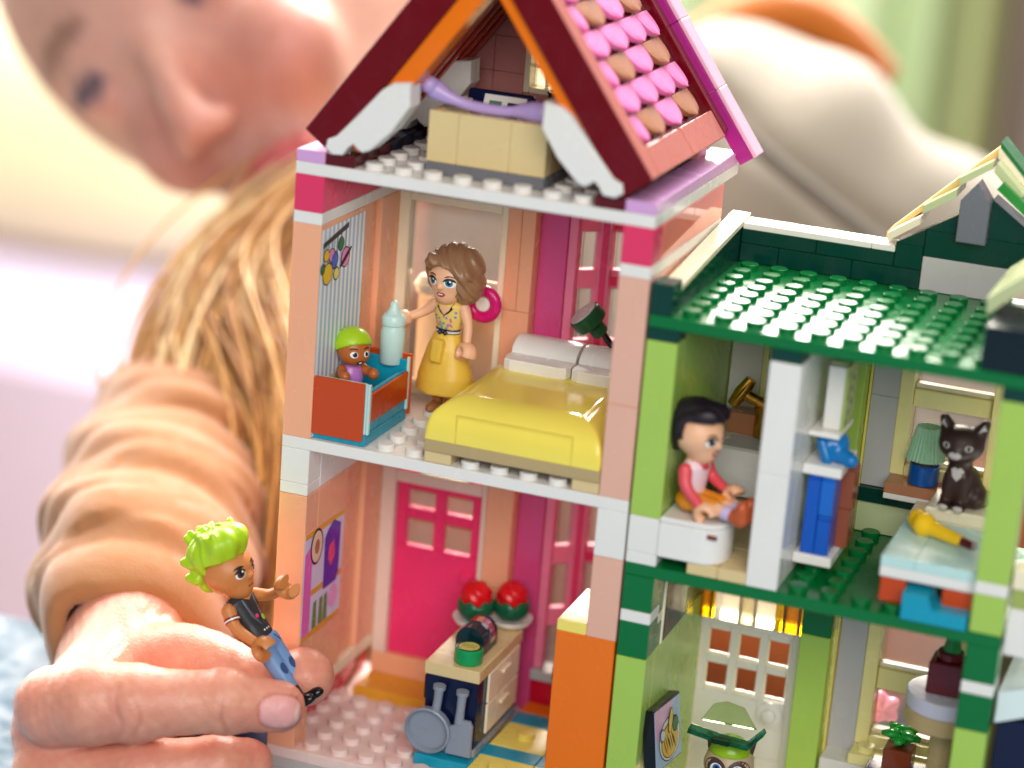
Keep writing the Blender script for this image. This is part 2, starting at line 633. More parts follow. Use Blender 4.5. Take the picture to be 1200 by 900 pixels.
# --- left wall, ground storey
brick(H, 0, 8, 0, 8, -89.55, -16.1, PEACH, 'column')
brick(H, 0.2, 3, 8.1, 60, -89.55, -80, RED, 'skirting')
brick(H, 0.1, 8, 8.1, 52, -78, -74.6, CREAM, 'window_sill')
brick(H, 0.1, 7.95, 8.05, 28, -74.5, -16.1, PEACH, 'wall_panel')
brick(H, 0.1, 6.4, 28.05, 40, -74.5, -16.1, PEACH, 'wall_panel')
brick(H, 0.1, 7.95, 40.05, 60, -74.5, -16.1, PEACH, 'wall_panel')
brick(H, 0.1, 3, 52.1, 60, -80, -74.6, PEACH, 'wall_panel')
# --- floor between the storeys
brick(H, 0, 8, 0, 8, -16, -12.85, WHITE, 'plate')
brick(H, 0, 8, 0, 8, -12.8, -3.25, WHITE)
brick_wall(H, 0.02, 8, 8.1, 60, -16, -3.25, WHITE, 'y', 26, 12.8)
fp2 = brick(H, 0, 96, 0, 64, -3.2, 0, WHITE, 'floor_plate')
for x in (28, 36):
    for y in (4, 12, 20, 28, 36, 44):
        stud(fp2, x, y, 0, WHITE)
for x in (52, 60, 68, 76):
    stud(fp2, x, 3.2, 0, WHITE)
# --- left wall, bedroom
brick(H, 0, 8, 0, 8, 0.05, 57.55, PEACH, 'column')
brick(H, 0.1, 7.95, 8.05, 28.4, 0.05, 57.55, PEACH, 'wall_panel')
brick(H, 0.1, 6.4, 28.45, 40, 0.05, 57.55, PEACH, 'wall_panel')
brick(H, 0.1, 7.95, 40.05, 60, 0.05, 57.55, PEACH, 'wall_panel')
# striped wallpaper with a planet mobile
STRIPE = stripes('striped_wallpaper', '#F2F4F5', '#A9C2D6', 1, 2.6)
wp = part(H, 'wallpaper', gbox(8.0, 8.12, 0.6, 28.2, 0.4, 56.2, 0.02), STRIPE, label='white and pale blue striped wallpaper with a planet mobile')
def disc_x(parent, name, x, y, z, ry, rz, mat, rim=INK, rot=0.0):
    o = part(parent, name, gprism(ellipse(y, z, ry + 0.35, rz + 0.35, 20, rot), 'x', x, x + 0.05), rim)
    part(parent, name, gprism(ellipse(y, z, ry, rz, 20, rot), 'x', x + 0.02, x + 0.09), mat)
part(wp, 'mobile_bar', gprism([(1.6, 51.2), (17.2, 54.0), (17.2, 55.4), (1.6, 52.6)], 'x', 8.13, 8.25), INK)
for i, (y, z, r, mt) in enumerate(((3.8, 49.0, 1.5, GOLDYEL), (7.1, 48.5, 1.6, SCALEP), (9.0, 46.8, 2.1, BLUE), (12.8, 50.4, 1.6, GREEN),
                                   (16.1, 46.2, 2.5, SCALEP), (4.9, 43.9, 2.7, GOLDYEL), (10.5, 42.9, 1.5, YELLOW), (1.9, 45.7, 1.2, GREEN))):
    part(wp, 'thread', gprism([(y - .12, z), (y + .12, z), (y + .12, 52 + (y - 2) * .18), (y - .12, 52 + (y - 2) * .18)], 'x', 8.13, 8.16), INK)
    disc_x(wp, 'planet', 8.17 + 0.012 * i, y, z, r, r, mt)
part(wp, 'planet_ring', gprism(ellipse(16.1, 46.2, 4.2, 0.7, 18, 0.55), 'x', 8.3, 8.36), INK)
# kitchen wall poster
ps = part(H, 'poster', gbox(8.0, 8.1, 0.5, 25.8, -58.6, -27.2, 0.02), plastic('poster_lilac', '#D9CFE8', 0.4), label='wall poster of a rack with a pink scarf, blue bag and round badge')
px = lambda poly, mt, a=3.1, nm='print': part(ps, nm, gprism([(y - 11.6, z + 4.8) for y, z in poly], 'x', a + 5.01, a + 5.06), mt)
for z in (-32.9, -50.5, -62.6):
    px([(12.2, z - .8), (37.3, z - .8), (37.3, z + .9), (12.2, z + .9)], AMBER)
px([(12.4, -62), (17.2, -62), (17.0, -41), (16.2, -36), (12.4, -38)], plastic('scarf_pink', '#E56FC2'), 3.17)
px(ellipse(19.6, -37.5, 4.0, 5.2), INK, 3.2); px(ellipse(19.6, -37.5, 3.3, 4.5), plastic('badge_cream', '#E8CFB0'), 3.27); px(ellipse(19.6, -37.5, 1.5, 2.1), NOUGAT, 3.34)
px([(25.2, -52), (33.6, -52), (35.0, -50), (35.2, -35.5), (30.5, -33.2), (27, -35), (25.0, -37)], plastic('bag_blue', '#3434A8'), 3.2)
px([(28, -40), (31, -39), (32, -44), (29.5, -46.5), (27.5, -44)], plastic('bag_flower', '#E0527A'), 3.27)
for y in (19, 23, 26):
    px([(y, -61.5), (y + 2.6, -61.5), (y + 2.2, -53.5), (y + .4, -54)], plastic('leaf_print', '#5C8A4A'), 3.2)
px(ellipse(32, -56, 3.2, 3.4), plastic('bloom_print', '#E9A8DA'), 3.2)
# --- back wall, bedroom
YB = 52.0
fr = part(H, 'window_frame', gjoin(gbox(8, 11.2, YB, YB + 6, 0.1, 57.5), gbox(38.2, 40, YB, YB + 6, 0.1, 57.5), gbox(11.3, 38.1, YB, YB + 6, 55.2, 57.5),
                                   gbox(11.3, 38.1, YB, YB + 6, 0.1, 3)), CREAM)
part(fr, 'pane', gbox(11.3, 38.1, YB + 3, YB + 3.8, 3.1, 55.1, .05), GLASS)
bal = part(H, 'balcony', gjoin(gbox(10, 40, 66, 67.5, -3, 27), gbox(10, 40, 60, 66, -3.2, 0)), CREAM)
for k in range(4):
    part(bal, 'flower_box', glathe([(3.4, 0), (4.2, 2.5), (2.6, 5), (.4, 5.6)], (14 + 5.6 * k, 63, 27 - 2.2 * (k % 2)), 14), CREAM, smooth=40)
brick(H, 30.5, 38, 58.2, 60, 26, 34, CREAM, 'window_box')
brick_wall(H, 40, 48, YB, YB + 8, 0.05, 57.5, PEACH, 'x', 8, 28.75)
brick_wall(H, 48.05, 56, 56.5, 63.9, 0.05, 57.5, MAUVE, 'x', 8, 57.5)
def lattice(zb, zt, mt, rails):
    g = []
    arc = [(56.2 + 31.6 * t, 59 + 9.5 * math.sin(math.pi * t)) for t in [i / 12 for i in range(13)]]
    lt = part(H, 'bay_window', gjoin(gbox(56.1, 58.6, 57, 61, zb, zt), gbox(85.4, 87.9, 57, 61, zb, zt)), LPINK, label='pink bay window with curved glazing bars')
    for z in rails:
        inner = [(x, y - 1.6) for x, y in arc]; outer = [(x, y + 1.6) for x, y in arc]
        part(lt, 'rail', gprism(inner + outer[::-1], 'z', z, z + 5.2), LPINK)
        part(lt, 'rail_front', gprism([(x, y - 1.9) for x, y in arc[3:7]] + [(x, y - 1.65) for x, y in arc[3:7]][::-1], 'z', z + 0.8, z + 3.4), ROSE)
    for i in (3, 6, 9):
        x, y = arc[i]
        mu = part(lt, 'mullion', gbox(x - 2.3, x + 2.3, y - 2.4, y + 1.4, zb, zt), LPINK)
        part(lt, 'mullion_groove', gbox(x - .4, x + 1.5, y - 2.6, y - 2.42, zb + 1, zt - 1, .05), ROSE)
    for i in range(12):
        (xa, ya), (xb, yb) = arc[i], arc[i + 1]
        part(lt, 'pane', gprism([(xa, ya), (xb, yb), (xb, yb + .5), (xa, ya + .5)], 'z', zb, zt), GLASS)
lattice(0.05, 57.5, LPINK, (16, 36, 52))
# --- back wall, ground storey
fr = part(H, 'door_frame', gjoin(gbox(8, 12.2, YB, YB + 6, -79.9, -16.2), gbox(38.6, 40, YB, YB + 6, -79.9, -16.2), gbox(12.3, 38.5, YB, YB + 6, -26.6, -23)), plastic('blush_cream', '#EBCFC0'))
brick(H, 8, 40, YB, YB + 8, -86.35, -80, PEACH, 'threshold')
dz = lambda z: z
door = part(H, 'door', gjoin(gbox(12.4, 38.4, YB + 2, YB + 4.6, -79.8, -46), gbox(12.4, 15.6, YB + 2, YB + 4.6, -45.9, -26.8), gbox(24, 27.2, YB + 2, YB + 4.6, -45.9, -26.8),
                             gbox(35.4, 38.4, YB + 2, YB + 4.6, -45.9, -26.8), gbox(15.7, 23.9, YB + 2, YB + 4.6, -37.6, -34.4), gbox(27.3, 35.3, YB + 2, YB + 4.6, -37.6, -34.4),
                             gbox(15.7, 23.9, YB + 2, YB + 4.6, -28.8, -26.8), gbox(27.3, 35.3, YB + 2, YB + 4.6, -28.8, -26.8)), ROSE, label='rose pink door with four small panes')
for xa, xb in ((15.7, 23.9), (27.3, 35.3)):
    for za, zb in ((-45.8, -37.7), (-34.3, -28.9)):
        part(door, 'pane', gbox(xa, xb, YB + 3, YB + 3.4, za, zb, .05), GLASS)
part(door, 'door_knob', glathe([(1.4, -2), (2.0, -1), (1.4, 0)], (35, YB + 2, -52), 14, 'y'), ROSE, smooth=40)
for xa, xb, mt in ((12.4, 19.5, PINKGL), (20, 33.5, CLEARW), (34, 38.5, PINKGL)):
    brick(H, xa, xb, YB, YB + 6, -22.9, -16.3, mt, 'clear_brick')
brick_wall(H, 40.05, 48, YB, YB + 8, -89.5, -16.2, PEACH, 'x', 8, 36.7)
brick_wall(H, 48.05, 56, 56.5, 63.9, -89.5, -16.2, MAUVE, 'x', 8, 73.4)
lattice(-76.2, -16.3, LPINK, (-64, -45, -26))
brick_wall(H, 56.05, 88, 57, 61, -89.5, -79.5, RED, 'x', 16, 10)
brick(H, 56.05, 88, 55, 62, -79.4, -76.3, GREY, 'window_sill')
# --- right wall
brick(H, 88, 96, 0, 8, -38.35, -16.1, plastic('dusty_peach', '#E4B09A'), 'column')
DPEACH = MATS['dusty_peach']
brick(H, 80, 95.9, 0, 24, -89.5, -38.4, ORANGE, 'corner_block', label='tall orange block under the corner column')
brick(H, 80, 87.95, 0, 24, -38.35, -35.2, YELLOW, 'tile')
brick(H, 78.2, 79.95, 8, 14, -71, -64, GREY, 'door_handle')
brick(H, 88, 96, 24.1, 64, -89.5, -16.1, DPEACH, 'wall_panel')
brick(H, 88, 96, 8.1, 24, -35.1, -16.1, DPEACH, 'wall_panel')
brick(H, 88, 96, 0, 8, -16, -3.25, WHITE)
brick_wall(H, 88, 96, 8.1, 64, -16, -3.25, WHITE, 'y', 28, 12.8)
brick(H, 88, 96, 0, 8, 0.05, 24.6, DPEACH, 'column')
brick(H, 88, 96, 0, 8, 24.65, 57.55, DPEACH, 'column')
brick_wall(H, 88.1, 95.9, 8.1, 64, 0.05, 57.55, DPEACH, 'y', 32, 19.2)
# --- wall head
for x0, x1, nm in ((0, 8, 'plate'), (88, 96, 'plate')):
    brick(H, x0, x1, 0, 64, 57.6, 60.75, WHITE, nm)
brick(H, 0, 8, 0, 8, 60.8, 70.35, PINK); brick(H, 0.02, 8, 8.05, 60, 60.8, 70.35, PINK)
brick(H, 88, 96, 0, 8, 60.8, 70.35, PINK)
GLOSSP = plastic('gloss_coral_plastic', '#F28A78', 0.06, bump=0)
brick(H, 88, 96, 8.05, 36, 60.8, 70.35, GLOSSP); brick(H, 88, 96, 36.05, 63.8, 60.8, 70.35, GLOSSP)
brick(H, 8.1, 87.9, 56, 63.9, 57.7, 70.3, PEACH, 'lintel')
at_plate = brick(H, 0, 96, 0, 77, 70.4, 73.6, WHITE, 'attic_plate')
for x in (20, 28, 36, 44, 52, 60, 68, 76):
    for y in (4, 12, 20, 28, 36, 44, 52):
        if (x < 30 or x > 66 or y < 6):
            stud(at_plate, x, y, 73.6, WHITE)
for y0, y1 in ((0, 32), (32.1, 77)):
    brick(H, 0, 7.95, y0, y1, 73.65, 76.8, LAV, 'tile')
    brick(H, 88.05, 96, y0, y1, 73.65, 76.8, LAV, 'tile')
brick(H, 8, 16, 0.1, 24, 73.65, 76.6, MAROON, 'plate'); brick(H, 8, 15.9, 24.1, 60, 73.65, 76.6, NAVY, 'plate')
brick(H, 80, 88, 0.1, 24, 73.65, 76.6, MAROON, 'plate'); brick(H, 80.1, 88, 24.1, 60, 73.65, 76.6, NAVY, 'plate')
# --- gable end with its little window
APX, APZ, KS = 48.5, 144.3, 1.37
def gx(z, inset): return (APZ - inset - z) / KS
z, r = 73.65, 0
while z < 128:
    zt = z + 9.6
    half = gx(z, 14.2)
    xs = [APX - half]
    x = APX - half + (16 if r % 2 else 9)
    while x < APX + half - 3:
        xs.append(x); x += 16
    xs.append(APX + half)
    for a, b_ in zip(xs[:-1], xs[1:]):
        segs = [(a, b_)]
        if 86 < zt and z < 101:
            segs = [q for q in ((a, min(b_, 39.2)), (max(a, 58), b_)) if q[1] - q[0] > .6]
        for sa, sb in segs:
            brick(H, sa + .05, sb - .05, 58, 65.8, z, zt - .06, SANDRED)
    z = zt; r += 1
brick(H, 39.25, 57.95, 58, 65.8, 83.2, 88.0, SANDRED)
gwin = part(H, 'attic_window', gjoin(gbox(39.3, 40.9, 57.6, 65, 88.1, 102.4), gbox(56.2, 57.9, 57.6, 65, 88.1, 102.4), gbox(41, 56.1, 57.6, 65, 101, 102.4), gbox(41, 56.1, 57.6, 65, 88.1, 89.6)), CREAM)
part(gwin, 'pane', gbox(41, 56.1, 62, 63.6, 89.7, 100.9, .1), CLEARW)
for xx in (44.4, 48.2, 52.0):
    part(gwin, 'glazing_bar', gbox(xx, xx + .9, 60.8, 61.9, 89.7, 100.9, .1), CREAM)
part(gwin, 'glazing_bar', gbox(41, 56.1, 60.8, 61.8, 94.6, 95.6, .1), CREAM)
# --- roof: two slopes; local frame: s runs down the slope, n stands out of it
ANG = math.atan(KS)
def slope_mat(side):
    d = Vector((math.cos(ANG) * side, 0, -math.sin(ANG)))
    n = Vector((math.sin(ANG) * side, 0, math.cos(ANG)))
    m3 = Matrix((d, Vector((0, 1, 0)), n)).transposed().to_4x4()
    m3.translation = Vector((APX, 0, APZ))
    return m3
LEN = 77.0
for side, nm in ((1, 'right'), (-1, 'left')):
    M = slope_mat(side)
    rf = part(H, 'roof', xf(gbox(0.4, LEN, 0, 66, -8, -1.6), M), DRED, label=('right' if side > 0 else 'left') + ' slope of the dark red roof')
    part(rf, 'bargeboard', xf(gbox(6, LEN - 4.5, 0.6, 9, -11.4 if side > 0 else -13.4, -8.25), M), ORANGE)
    part(rf, 'lining', xf(gbox(8, LEN - 6, 9.2, 57.6, -9.6, -8.05), M), BRICKRED)
    part(rf, 'fascia', xf(gbox(0.3, LEN + .3, -0.9, -0.05, -8.2, 0.75), M), DRED)
    for k in range(6):
        part(rf, 'rafter', xf(gbox(10, LEN - 8, 13 + 7.2 * k, 15.4 + 7.2 * k, -10.3, -9.65), M), BRICKRED)
    part(rf, 'frame', xf(gbox(0.5, LEN, 0, 6.6, -1.55, 0.6), M), SALMON)
    part(rf, 'frame', xf(gbox(LEN - 8, LEN, 6.7, 36, -1.55, 0.6), M), SALMON)
    part(rf, 'frame', xf(gbox(LEN - 8, LEN, 36.1, 66, -1.55, 0.6), M), SALMON)
    part(rf, 'edge_strip', xf(gbox(0.5, LEN - 1, 66.1, 70, -6, 0.8), M), DRED)
    for k in range(4):
        part(rf, 'rake_board', xf(gbox(2 + 21 * k, 22.9 + 21 * k, 72.5, 78.5, -2, 2.2), M), MAGENTA)
        part(rf, 'rake_cap', xf(gbox(2 + 21 * k, 22.9 + 21 * k, 72.5, 80, 2.25, 3.4), M), PALEPINK)
    brk = part(rf, 'rake_bracket', xf(gbox(1, LEN - 1, 70.1, 72.4, -5, 0.2), M), DRED)
    # fish-scale tiles
    def scale_mesh(w, L, lift, halfside=0):
        V, F = [], []
        nu, nv = 8, 6
        for iv in range(nv + 1):
            v = iv / nv
            ww = w * (1 if v < .15 else math.sqrt(max(0, 1 - ((v - .15) / .85) ** 2.0))) + .05
            for iu in range(nu + 1):
                u = -1 + 2 * iu / nu
                if halfside: u = (u + halfside) / 2 if halfside > 0 else (u - 1) / 2
                V.append((L * v, ww * u, 0.5 + lift * v + .3 * (1 - u * u)))
        top = len(V)
        V += [(a, b, c - 1.6) for a, b, c in V[:top]]
        q = nu + 1
        for iv in range(nv):
            for iu in range(nu):
                a = iv * q + iu
                F.append([a, a + q, a + q + 1, a + 1]); F.append([top + a, top + a + 1, top + a + q + 1, top + a + q])
        ring = [i for i in range(nu + 1)] + [iv * q + nu for iv in range(1, nv + 1)] + [nv * q + i for i in range(nu - 1, -1, -1)] + [iv * q for iv in range(nv - 1, 0, -1)]
        for i in range(len(ring)):
            a, b = ring[i], ring[(i + 1) % len(ring)]
            F.append([a, b, b + top, a + top])
        return V, F
    M3 = M.copy(); M3.translation = Vector((0, 0, 0))
    cache = {}
    bx = base_of(H)
    row = 0
    s0 = LEN - 16.2
    while s0 > 2:
        y = 7.0
        widths = [15.2, 15.2, 15.2, 10.6] if row % 2 else [8.4, 15.2, 15.2, 15.2]
        for i, w in enumerate(widths):
            if row % 2 == 0:
                mt = SCALEP if i in (0, 2) else NOUGAT
            else:
                mt = SCALEP
            key = (w, mt.name)
            if key not in cache:
                cache[key] = make_mesh('scale', *xf(scale_mesh(w / 2 - .3, 7.6, 1.5), M3), mt, smooth=50)
            p = M @ Vector((s0, y + w / 2, -1.2))
            link('scale', cache[key], rf, tuple((p[j] - bx[j]) * S for j in range(3)))
            y += w
        s0 -= 7.7; row += 1
# ridge cap
part(H, 'ridge', gprism([(APX - 5, APZ - 6), (APX, APZ + 2.2), (APX + 5, APZ - 6), (APX, APZ - 2)], 'y', 0, 70), DRED)
# white curved brackets under the eaves
wl = [(30.4, 97.8), (26, 97.2), (23.2, 95.3), (16, 87), (11.2, 81.7), (8.8, 80.6), (8.4, 78.2), (10.4, 76.8), (13.2, 77), (14.4, 79), (16, 80.2), (17, 79.2), (18.5, 78.4), (20.5, 79.2), (26, 84.6), (30.6, 91.6)]
wr = [(APX * 2 - 1.0 - x, z) for x, z in wl]
part(H, 'eaves_bracket', gprism(wl, 'y', -1.6, 6, .5), WHITE); part(H, 'eaves_bracket', gprism(wr, 'y', -1.6, 6, .5), WHITE)
part(H, 'eaves_bracket', gprism(wl, 'y', 40, 47.5, .5), WHITE); part(H, 'eaves_bracket', gprism(wr, 'y', 40, 47.5, .5), WHITE)
# ================================================================== green house
GX = 96.6
G = thing('toy_house', 'green and lime toy brick house with studded flat roof, right of the pink house', 'toy house', (144, 32, TABLE))
brick(G, GX, 192, 0, 66, -112, -105.7, GREY, 'base_plate')
gf = brick(G, GX, 192, 0.2, 66, -105.65, -103, TAN, 'floor_plate')
# --- ground storey
brick(G, GX, 104.6, 0, 8, -102.9, -41.65, LIME, 'column')
brick(G, GX, 104.6, 0, 8, -41.6, -32.05, GREEN); brick(G, GX, 104.6, 0, 8, -32, -28.85, WHITE, 'plate'); brick(G, GX, 104.6, 0, 8, -28.8, -19.25, GREEN)
brick(G, GX + .1, 104.6, 8.05, 24, -102.9, -41.65, LIME, 'wall_panel'); brick(G, GX + .1, 104.5, 24.05, 56, -102.9, -41.65, LIME, 'wall_panel')
brick(G, GX + .1, 104.5, 8.05, 56, -41.6, -34.6, GREEN); brick(G, GX + .1, 104.6, 8.05, 56, -34.5, -32.05, CREAM, 'plate')
gw = part(G, 'side_window', gjoin(gbox(103.6, 104.9, 12, 13.4, -41.6, -23), gbox(103.6, 104.9, 12, 34, -24.3, -23)), CREAM)
part(gw, 'pane', gbox(104.7, 105.0, 13.5, 34, -41, -24.4, .05), clear('green_tint_glass', '#CDE6D2', .8))
brick(G, GX + .1, 104.4, 8.05, 56, -31.9, -19.25, GREEN)
YD = 56.0
dr = part(G, 'door_frame', gjoin(gbox(100.6, 103.2, YD, YD + 6, -105.5, -48.2), gbox(130.6, 133, YD, YD + 6, -105.5, -48.2), gbox(103.3, 130.5, YD, YD + 6, -51.2, -48.2)), PALEGREY)
part(dr, 'frame_edge', gbox(103.25, 104.1, YD - .4, YD + 1, -105, -51.5, .1), BUTTER)
gd = [gbox(104.2, 130.4, YD + 1.5, YD + 4, -89, -72.2)]
xs = (104.2, 106.6, 113.4, 115.4, 122.0, 124.0, 130.4)
colx = ((104.2, 106.4), (112.6, 115.0), (121.0, 123.4), (129.4, 130.4))
for a, b_ in colx:
    gd.append(gbox(a, b_, YD + 1.5, YD + 4, -72.15, -51.4))
for a, b_ in ((106.45, 112.55), (115.05, 120.95), (123.45, 129.35)):
    gd += [gbox(a, b_, YD + 1.5, YD + 4, -53.4, -51.4), gbox(a, b_, YD + 1.5, YD + 4, -63.4, -60.8), gbox(a, b_, YD + 1.5, YD + 4, -72.15, -70.8)]
gd += [gbox(104.2, 110, YD + 1.5, YD + 4, -105.4, -89.05), gbox(123, 130.4, YD + 1.5, YD + 4, -105.4, -89.05)]
door = part(G, 'door', gjoin(*gd), PALEGREY, label='pale grey door with six square panes and a cat flap')
part(door, 'lock_plate', gbox(122.2, 129.8, YD + 1.1, YD + 1.45, -79.5, -69.9 - 1.2, .1), PALEGREY)
part(door, 'door_knob', gjoin(glathe([(3.6, 0), (3.6, -.8), (2.9, -.9)], (126.2, YD + 1.1, -75), 20, 'y'), glathe([(1.9, -.9), (1.9, -2.4), (1.2, -2.8)], (126.2, YD + 1.1, -75), 18, 'y')), PALEGREY, smooth=35)
for a, b_ in ((106.45, 112.55), (115.05, 120.95), (123.45, 129.35)):
    for za, zb in ((-70.7, -63.5), (-60.7, -53.5)):
        part(door, 'pane_edge', gbox(a, a + .6, YD + .9, YD + 1.45, za, zb, .1), CREAM)
        part(door, 'pane_edge', gbox(a + .65, b_, YD + .9, YD + 1.45, za, za + .9, .1), CREAM)
for a, b_, mt in ((100.6, 108.4, AMBERGL), (108.6, 125.4, CLEARW), (125.6, 133.4, AMBERGL)):
    cb = brick(G, a, b_, YD - 4, YD + 4, -48.1, -36, mt, 'clear_brick')
    part(cb, 'tube', glathe([(2.6, 0), (2.6, 11.5)], ((a + b_) / 2, YD, -47.9), 16), mt, smooth=40).location = tuple(-v for v in cb.location)
brick(G, 133.5, 141.8, YD - 6, YD + 2, -102.9, -46.3, LIME, 'column'); brick(G, 133.5, 141.8, YD - 6, YD + 2, -46.25, -19.3, GREEN)
brick(G, 142.4, 143, YD - 2, YD + 2, -102.9, -19.3, YELLOW, 'edge_strip')
brick(G, 143.1, 150.6, YD, YD + 8, -102.9, -19.3, GREY, 'wall_panel')
def win(zb, zt, zbar0, zbar1):
    f = part(G, 'window_frame', gjoin(gbox(150.7, 154.4, YD - .5, YD + 8, zb, zt), gbox(175.2, 178.2, YD - .5, YD + 8, zb, zt), gbox(154.5, 175.1, YD + 1, YD + 8, zbar0, zbar1),
                                      gbox(154.5, 175.1, YD - .5, YD + 8, zb, zb + 3), gbox(154.5, 175.1, YD - .5, YD + 8, zt - 3, zt)), BUTTER, label='pale yellow two-pane window frame')
    for a, b_ in ((zb + 3.1, zbar0 - .1), (zbar1 + .1, zt - 3.1)):
        part(f, 'pane', gbox(154.5, 175.1, YD + 5, YD + 5.6, a, b_, .05), GLASS)
        part(f, 'pane_sill', gbox(154.5, 175.1, YD + 2.2, YD + 4.9, a, a + 1.2, .1), CREAM)
    return f
win(-77, -20, -60.5, -54.5)
sl = brick(G, 150.7, 178, YD - 8, YD - .6, -80, -77, BUTTER, 'window_sill'); stud(sl, 154.8, YD - 4, -77, BUTTER)
brick(G, 143.1, 192, YD - 8, YD + 8, -102.9, -80.1, PALEGREY, 'wall_panel')
brick(G, 178.3, 192, YD, YD + 8, -80, -19.3, DTAN, 'wall_panel')
brick(G, 184, 192, 0, 8, -102.9, -41.65, LIME, 'column'); brick(G, 184, 192, 0, 8, -41.6, -32.05, GREEN); brick(G, 184, 192, 0, 8, -32, -28.85, WHITE, 'plate'); brick(G, 184, 192, 0, 8, -28.8, -19.25, GREEN)
# --- upper floor
uf = brick(G, GX, 192, 0, 66, -19.2, -16, GREEN, 'floor_plate')
for x in (140.6, 148.6, 156.6):
    for y in (4, 12, 20, 28, 36, 44, 52):
        if not (x > 155 and y > 6): stud(uf, x, y, -16, GREEN)
stud(uf, 164.6, 4, -16, GREEN)
for x0, x1 in ((112.6, 120.5), (120.6, 127.9)):
    brick(G, x0, x1, 0.1, 16, -15.95, -12.8, TAN, 'floor_tile')
brick(G, 105, 127.9, 16.1, 54, -15.95, -12.8, TAN, 'floor_tile')
brick(G, GX, 104.6, 0, 8, -15.95, -12.85, WHITE, 'plate'); brick(G, GX, 104.6, 0, 8, -12.8, -3.25, WHITE)
brick(G, GX, 104.6, 0, 8, -3.2, 42.7, LIME, 'column'); brick(G, GX, 104.6, 0, 8, 42.75, 45.95, DGREEN, 'plate')
brick(G, GX + .1, 104.5, 8.05, 30, -15.9, 45.9, LIME, 'wall_panel'); brick(G, GX + .1, 104.4, 30.05, 62, -15.9, 45.9, LIME, 'wall_panel')
brick(G, 104.7, 113.4, 56, 62, -15.9, 45.9, PALEGREY, 'wall_panel')
brick(G, 113.5, 115, 55.6, 62, -15.9, 45.9, BUTTER, 'edge_strip')
brick(G, 115.1, 135, 56, 62, -15.9, 45.9, PALEGREY, 'wall_panel')
brick(G, 128, 136, 0, 8, -15.95, 14, WHITE, 'column'); brick(G, 128, 136, 0, 8, 14.05, 42.7, WHITE, 'column'); brick(G, 128, 136, 0, 8, 42.75, 45.95, DGREEN, 'plate')
brick(G, 128.1, 135.95, 8.05, 32, -15.95, 45.9, WHITE, 'wall_panel')
brick(G, 135.1, 142.4, 50, 62, -15.9, 45.9, LIME, 'wall_panel'); brick(G, 142.5, 143.2, 56, 60, -15.9, 45.9, YELLOW, 'edge_strip')
brick(G, 143.3, 151, YD, YD + 8, 22, 45.9, GREY, 'wall_panel'); brick(G, 143.3, 151, YD, YD + 8, -3.2, 21.95, GREY, 'wall_panel')
brick(G, 143.3, 184, YD - 2, YD + 8, -7.2, -3.25, DGREEN, 'plate')
brick(G, 143.3, 184, YD - 1, YD + 8, -15.9, -7.25, PALEGREEN, 'wall_panel')
win(1.4, 45.8, 20.4, 25.2)
brick(G, 151.1, 178, YD - 8, YD - .6, -1.6, 1.4, NOUGAT, 'window_sill', label='tan window sill'); brick(G, 151.1, 178, YD - 8, YD - .6, -3.2, -1.65, PALEGREY, 'plate')
brick(G, 178.3, 192, YD, YD + 8, 1.4, 45.9, OLIVE, 'wall_panel')
brick(G, 184, 192, 0, 8, -15.95, -6.1, LIME, 'column'); brick(G, 184, 192, 0, 8, -6, -2.85, WHITE, 'plate'); brick(G, 184, 192, 0, 8, -2.8, 42.7, LIME, 'column'); brick(G, 184, 192, 0, 8, 42.75, 45.95, DGREEN, 'plate')
# --- flat roof
rp = brick(G, GX, 192, 0, 74, 46, 49.2, GREEN, 'roof_plate')
for i in range(10):
    for j in range(8):
        stud(rp, 106.3 + 8 * i, 4.6 + 7.8 * j, 49.2, GREEN)
brick(G, GX, 102.2, 0, 7.9, 49.25, 57.2, DGREEN, 'parapet_brick')
part(G, 'parapet_slope', gprism([(8, 49.25), (8, 53), (73.5, 59.5), (73.5, 49.25)], 'x', GX, 101.4), DGREEN)
part(G, 'parapet_cap', gprism([(6, 53.2), (6, 54.6), (73.6, 61.1), (73.6, 59.6)], 'x', GX, 101.6), CREAM)
for x0, x1, z0, z1 in ((101.5, 112, 49.25, 54.4), (112.05, 132, 49.25, 54.4), (132.05, 150.4, 49.25, 54.4), (101.5, 122, 54.45, 58.2), (122.05, 143, 54.45, 58.2), (143.05, 150.4, 54.45, 61)):
    brick(G, x0, x1, 66.1, 73.5, z0, z1, DGREEN, 'parapet_brick')
for x0, x1 in ((101.7, 136.6), (136.7, 143)):
    brick(G, x0, x1, 66, 74, 58.25, 60, WHITE, 'parapet_tile')
# gable dormer on the roof
brick(G, 150.5, 174, 66, 74, 49.25, 58.4, GREY, 'gable_brick')
brick(G, 150.5, 180, 66, 74, 58.45, 65.6, DGREEN, 'gable_brick')
part(G, 'gable_slope', gprism([(143.1, 61), (150.4, 61), (150.4, 65.5)], 'y', 66.2, 74), DGREEN)
part(G, 'gable_slope', gprism([(150.5, 65.65), (158.7, 65.65), (158.7, 71)], 'y', 66.2, 74), DGREEN)
part(G, 'gable_slope', gprism([(166.6, 65.65), (182, 65.65), (166.6, 76)], 'y', 66.2, 74), DGREEN)
part(G, 'gable_post', gprism([(158.8, 64.2), (166.5, 64.2), (166.5, 75.2), (162.7, 80.3), (158.8, 75.2)], 'y', 63, 70, .3), plastic('slate_plastic', '#6F717C'))
for i, (xa, xb) in enumerate(((141, 149), (149.2, 157.5), (157.7, 165.6))):
    z0 = 61.3 + (xa - 141) * 1.03
    part(G, 'rake_tile', gprism([(xa, z0), (xb, z0 + (xb - xa) * .72), (xb, z0 + (xb - xa) * .72 + 2.2), (xa, z0 + 2.4)], 'y', 64, 78, .2), PALEGREEN if i else CREAM)
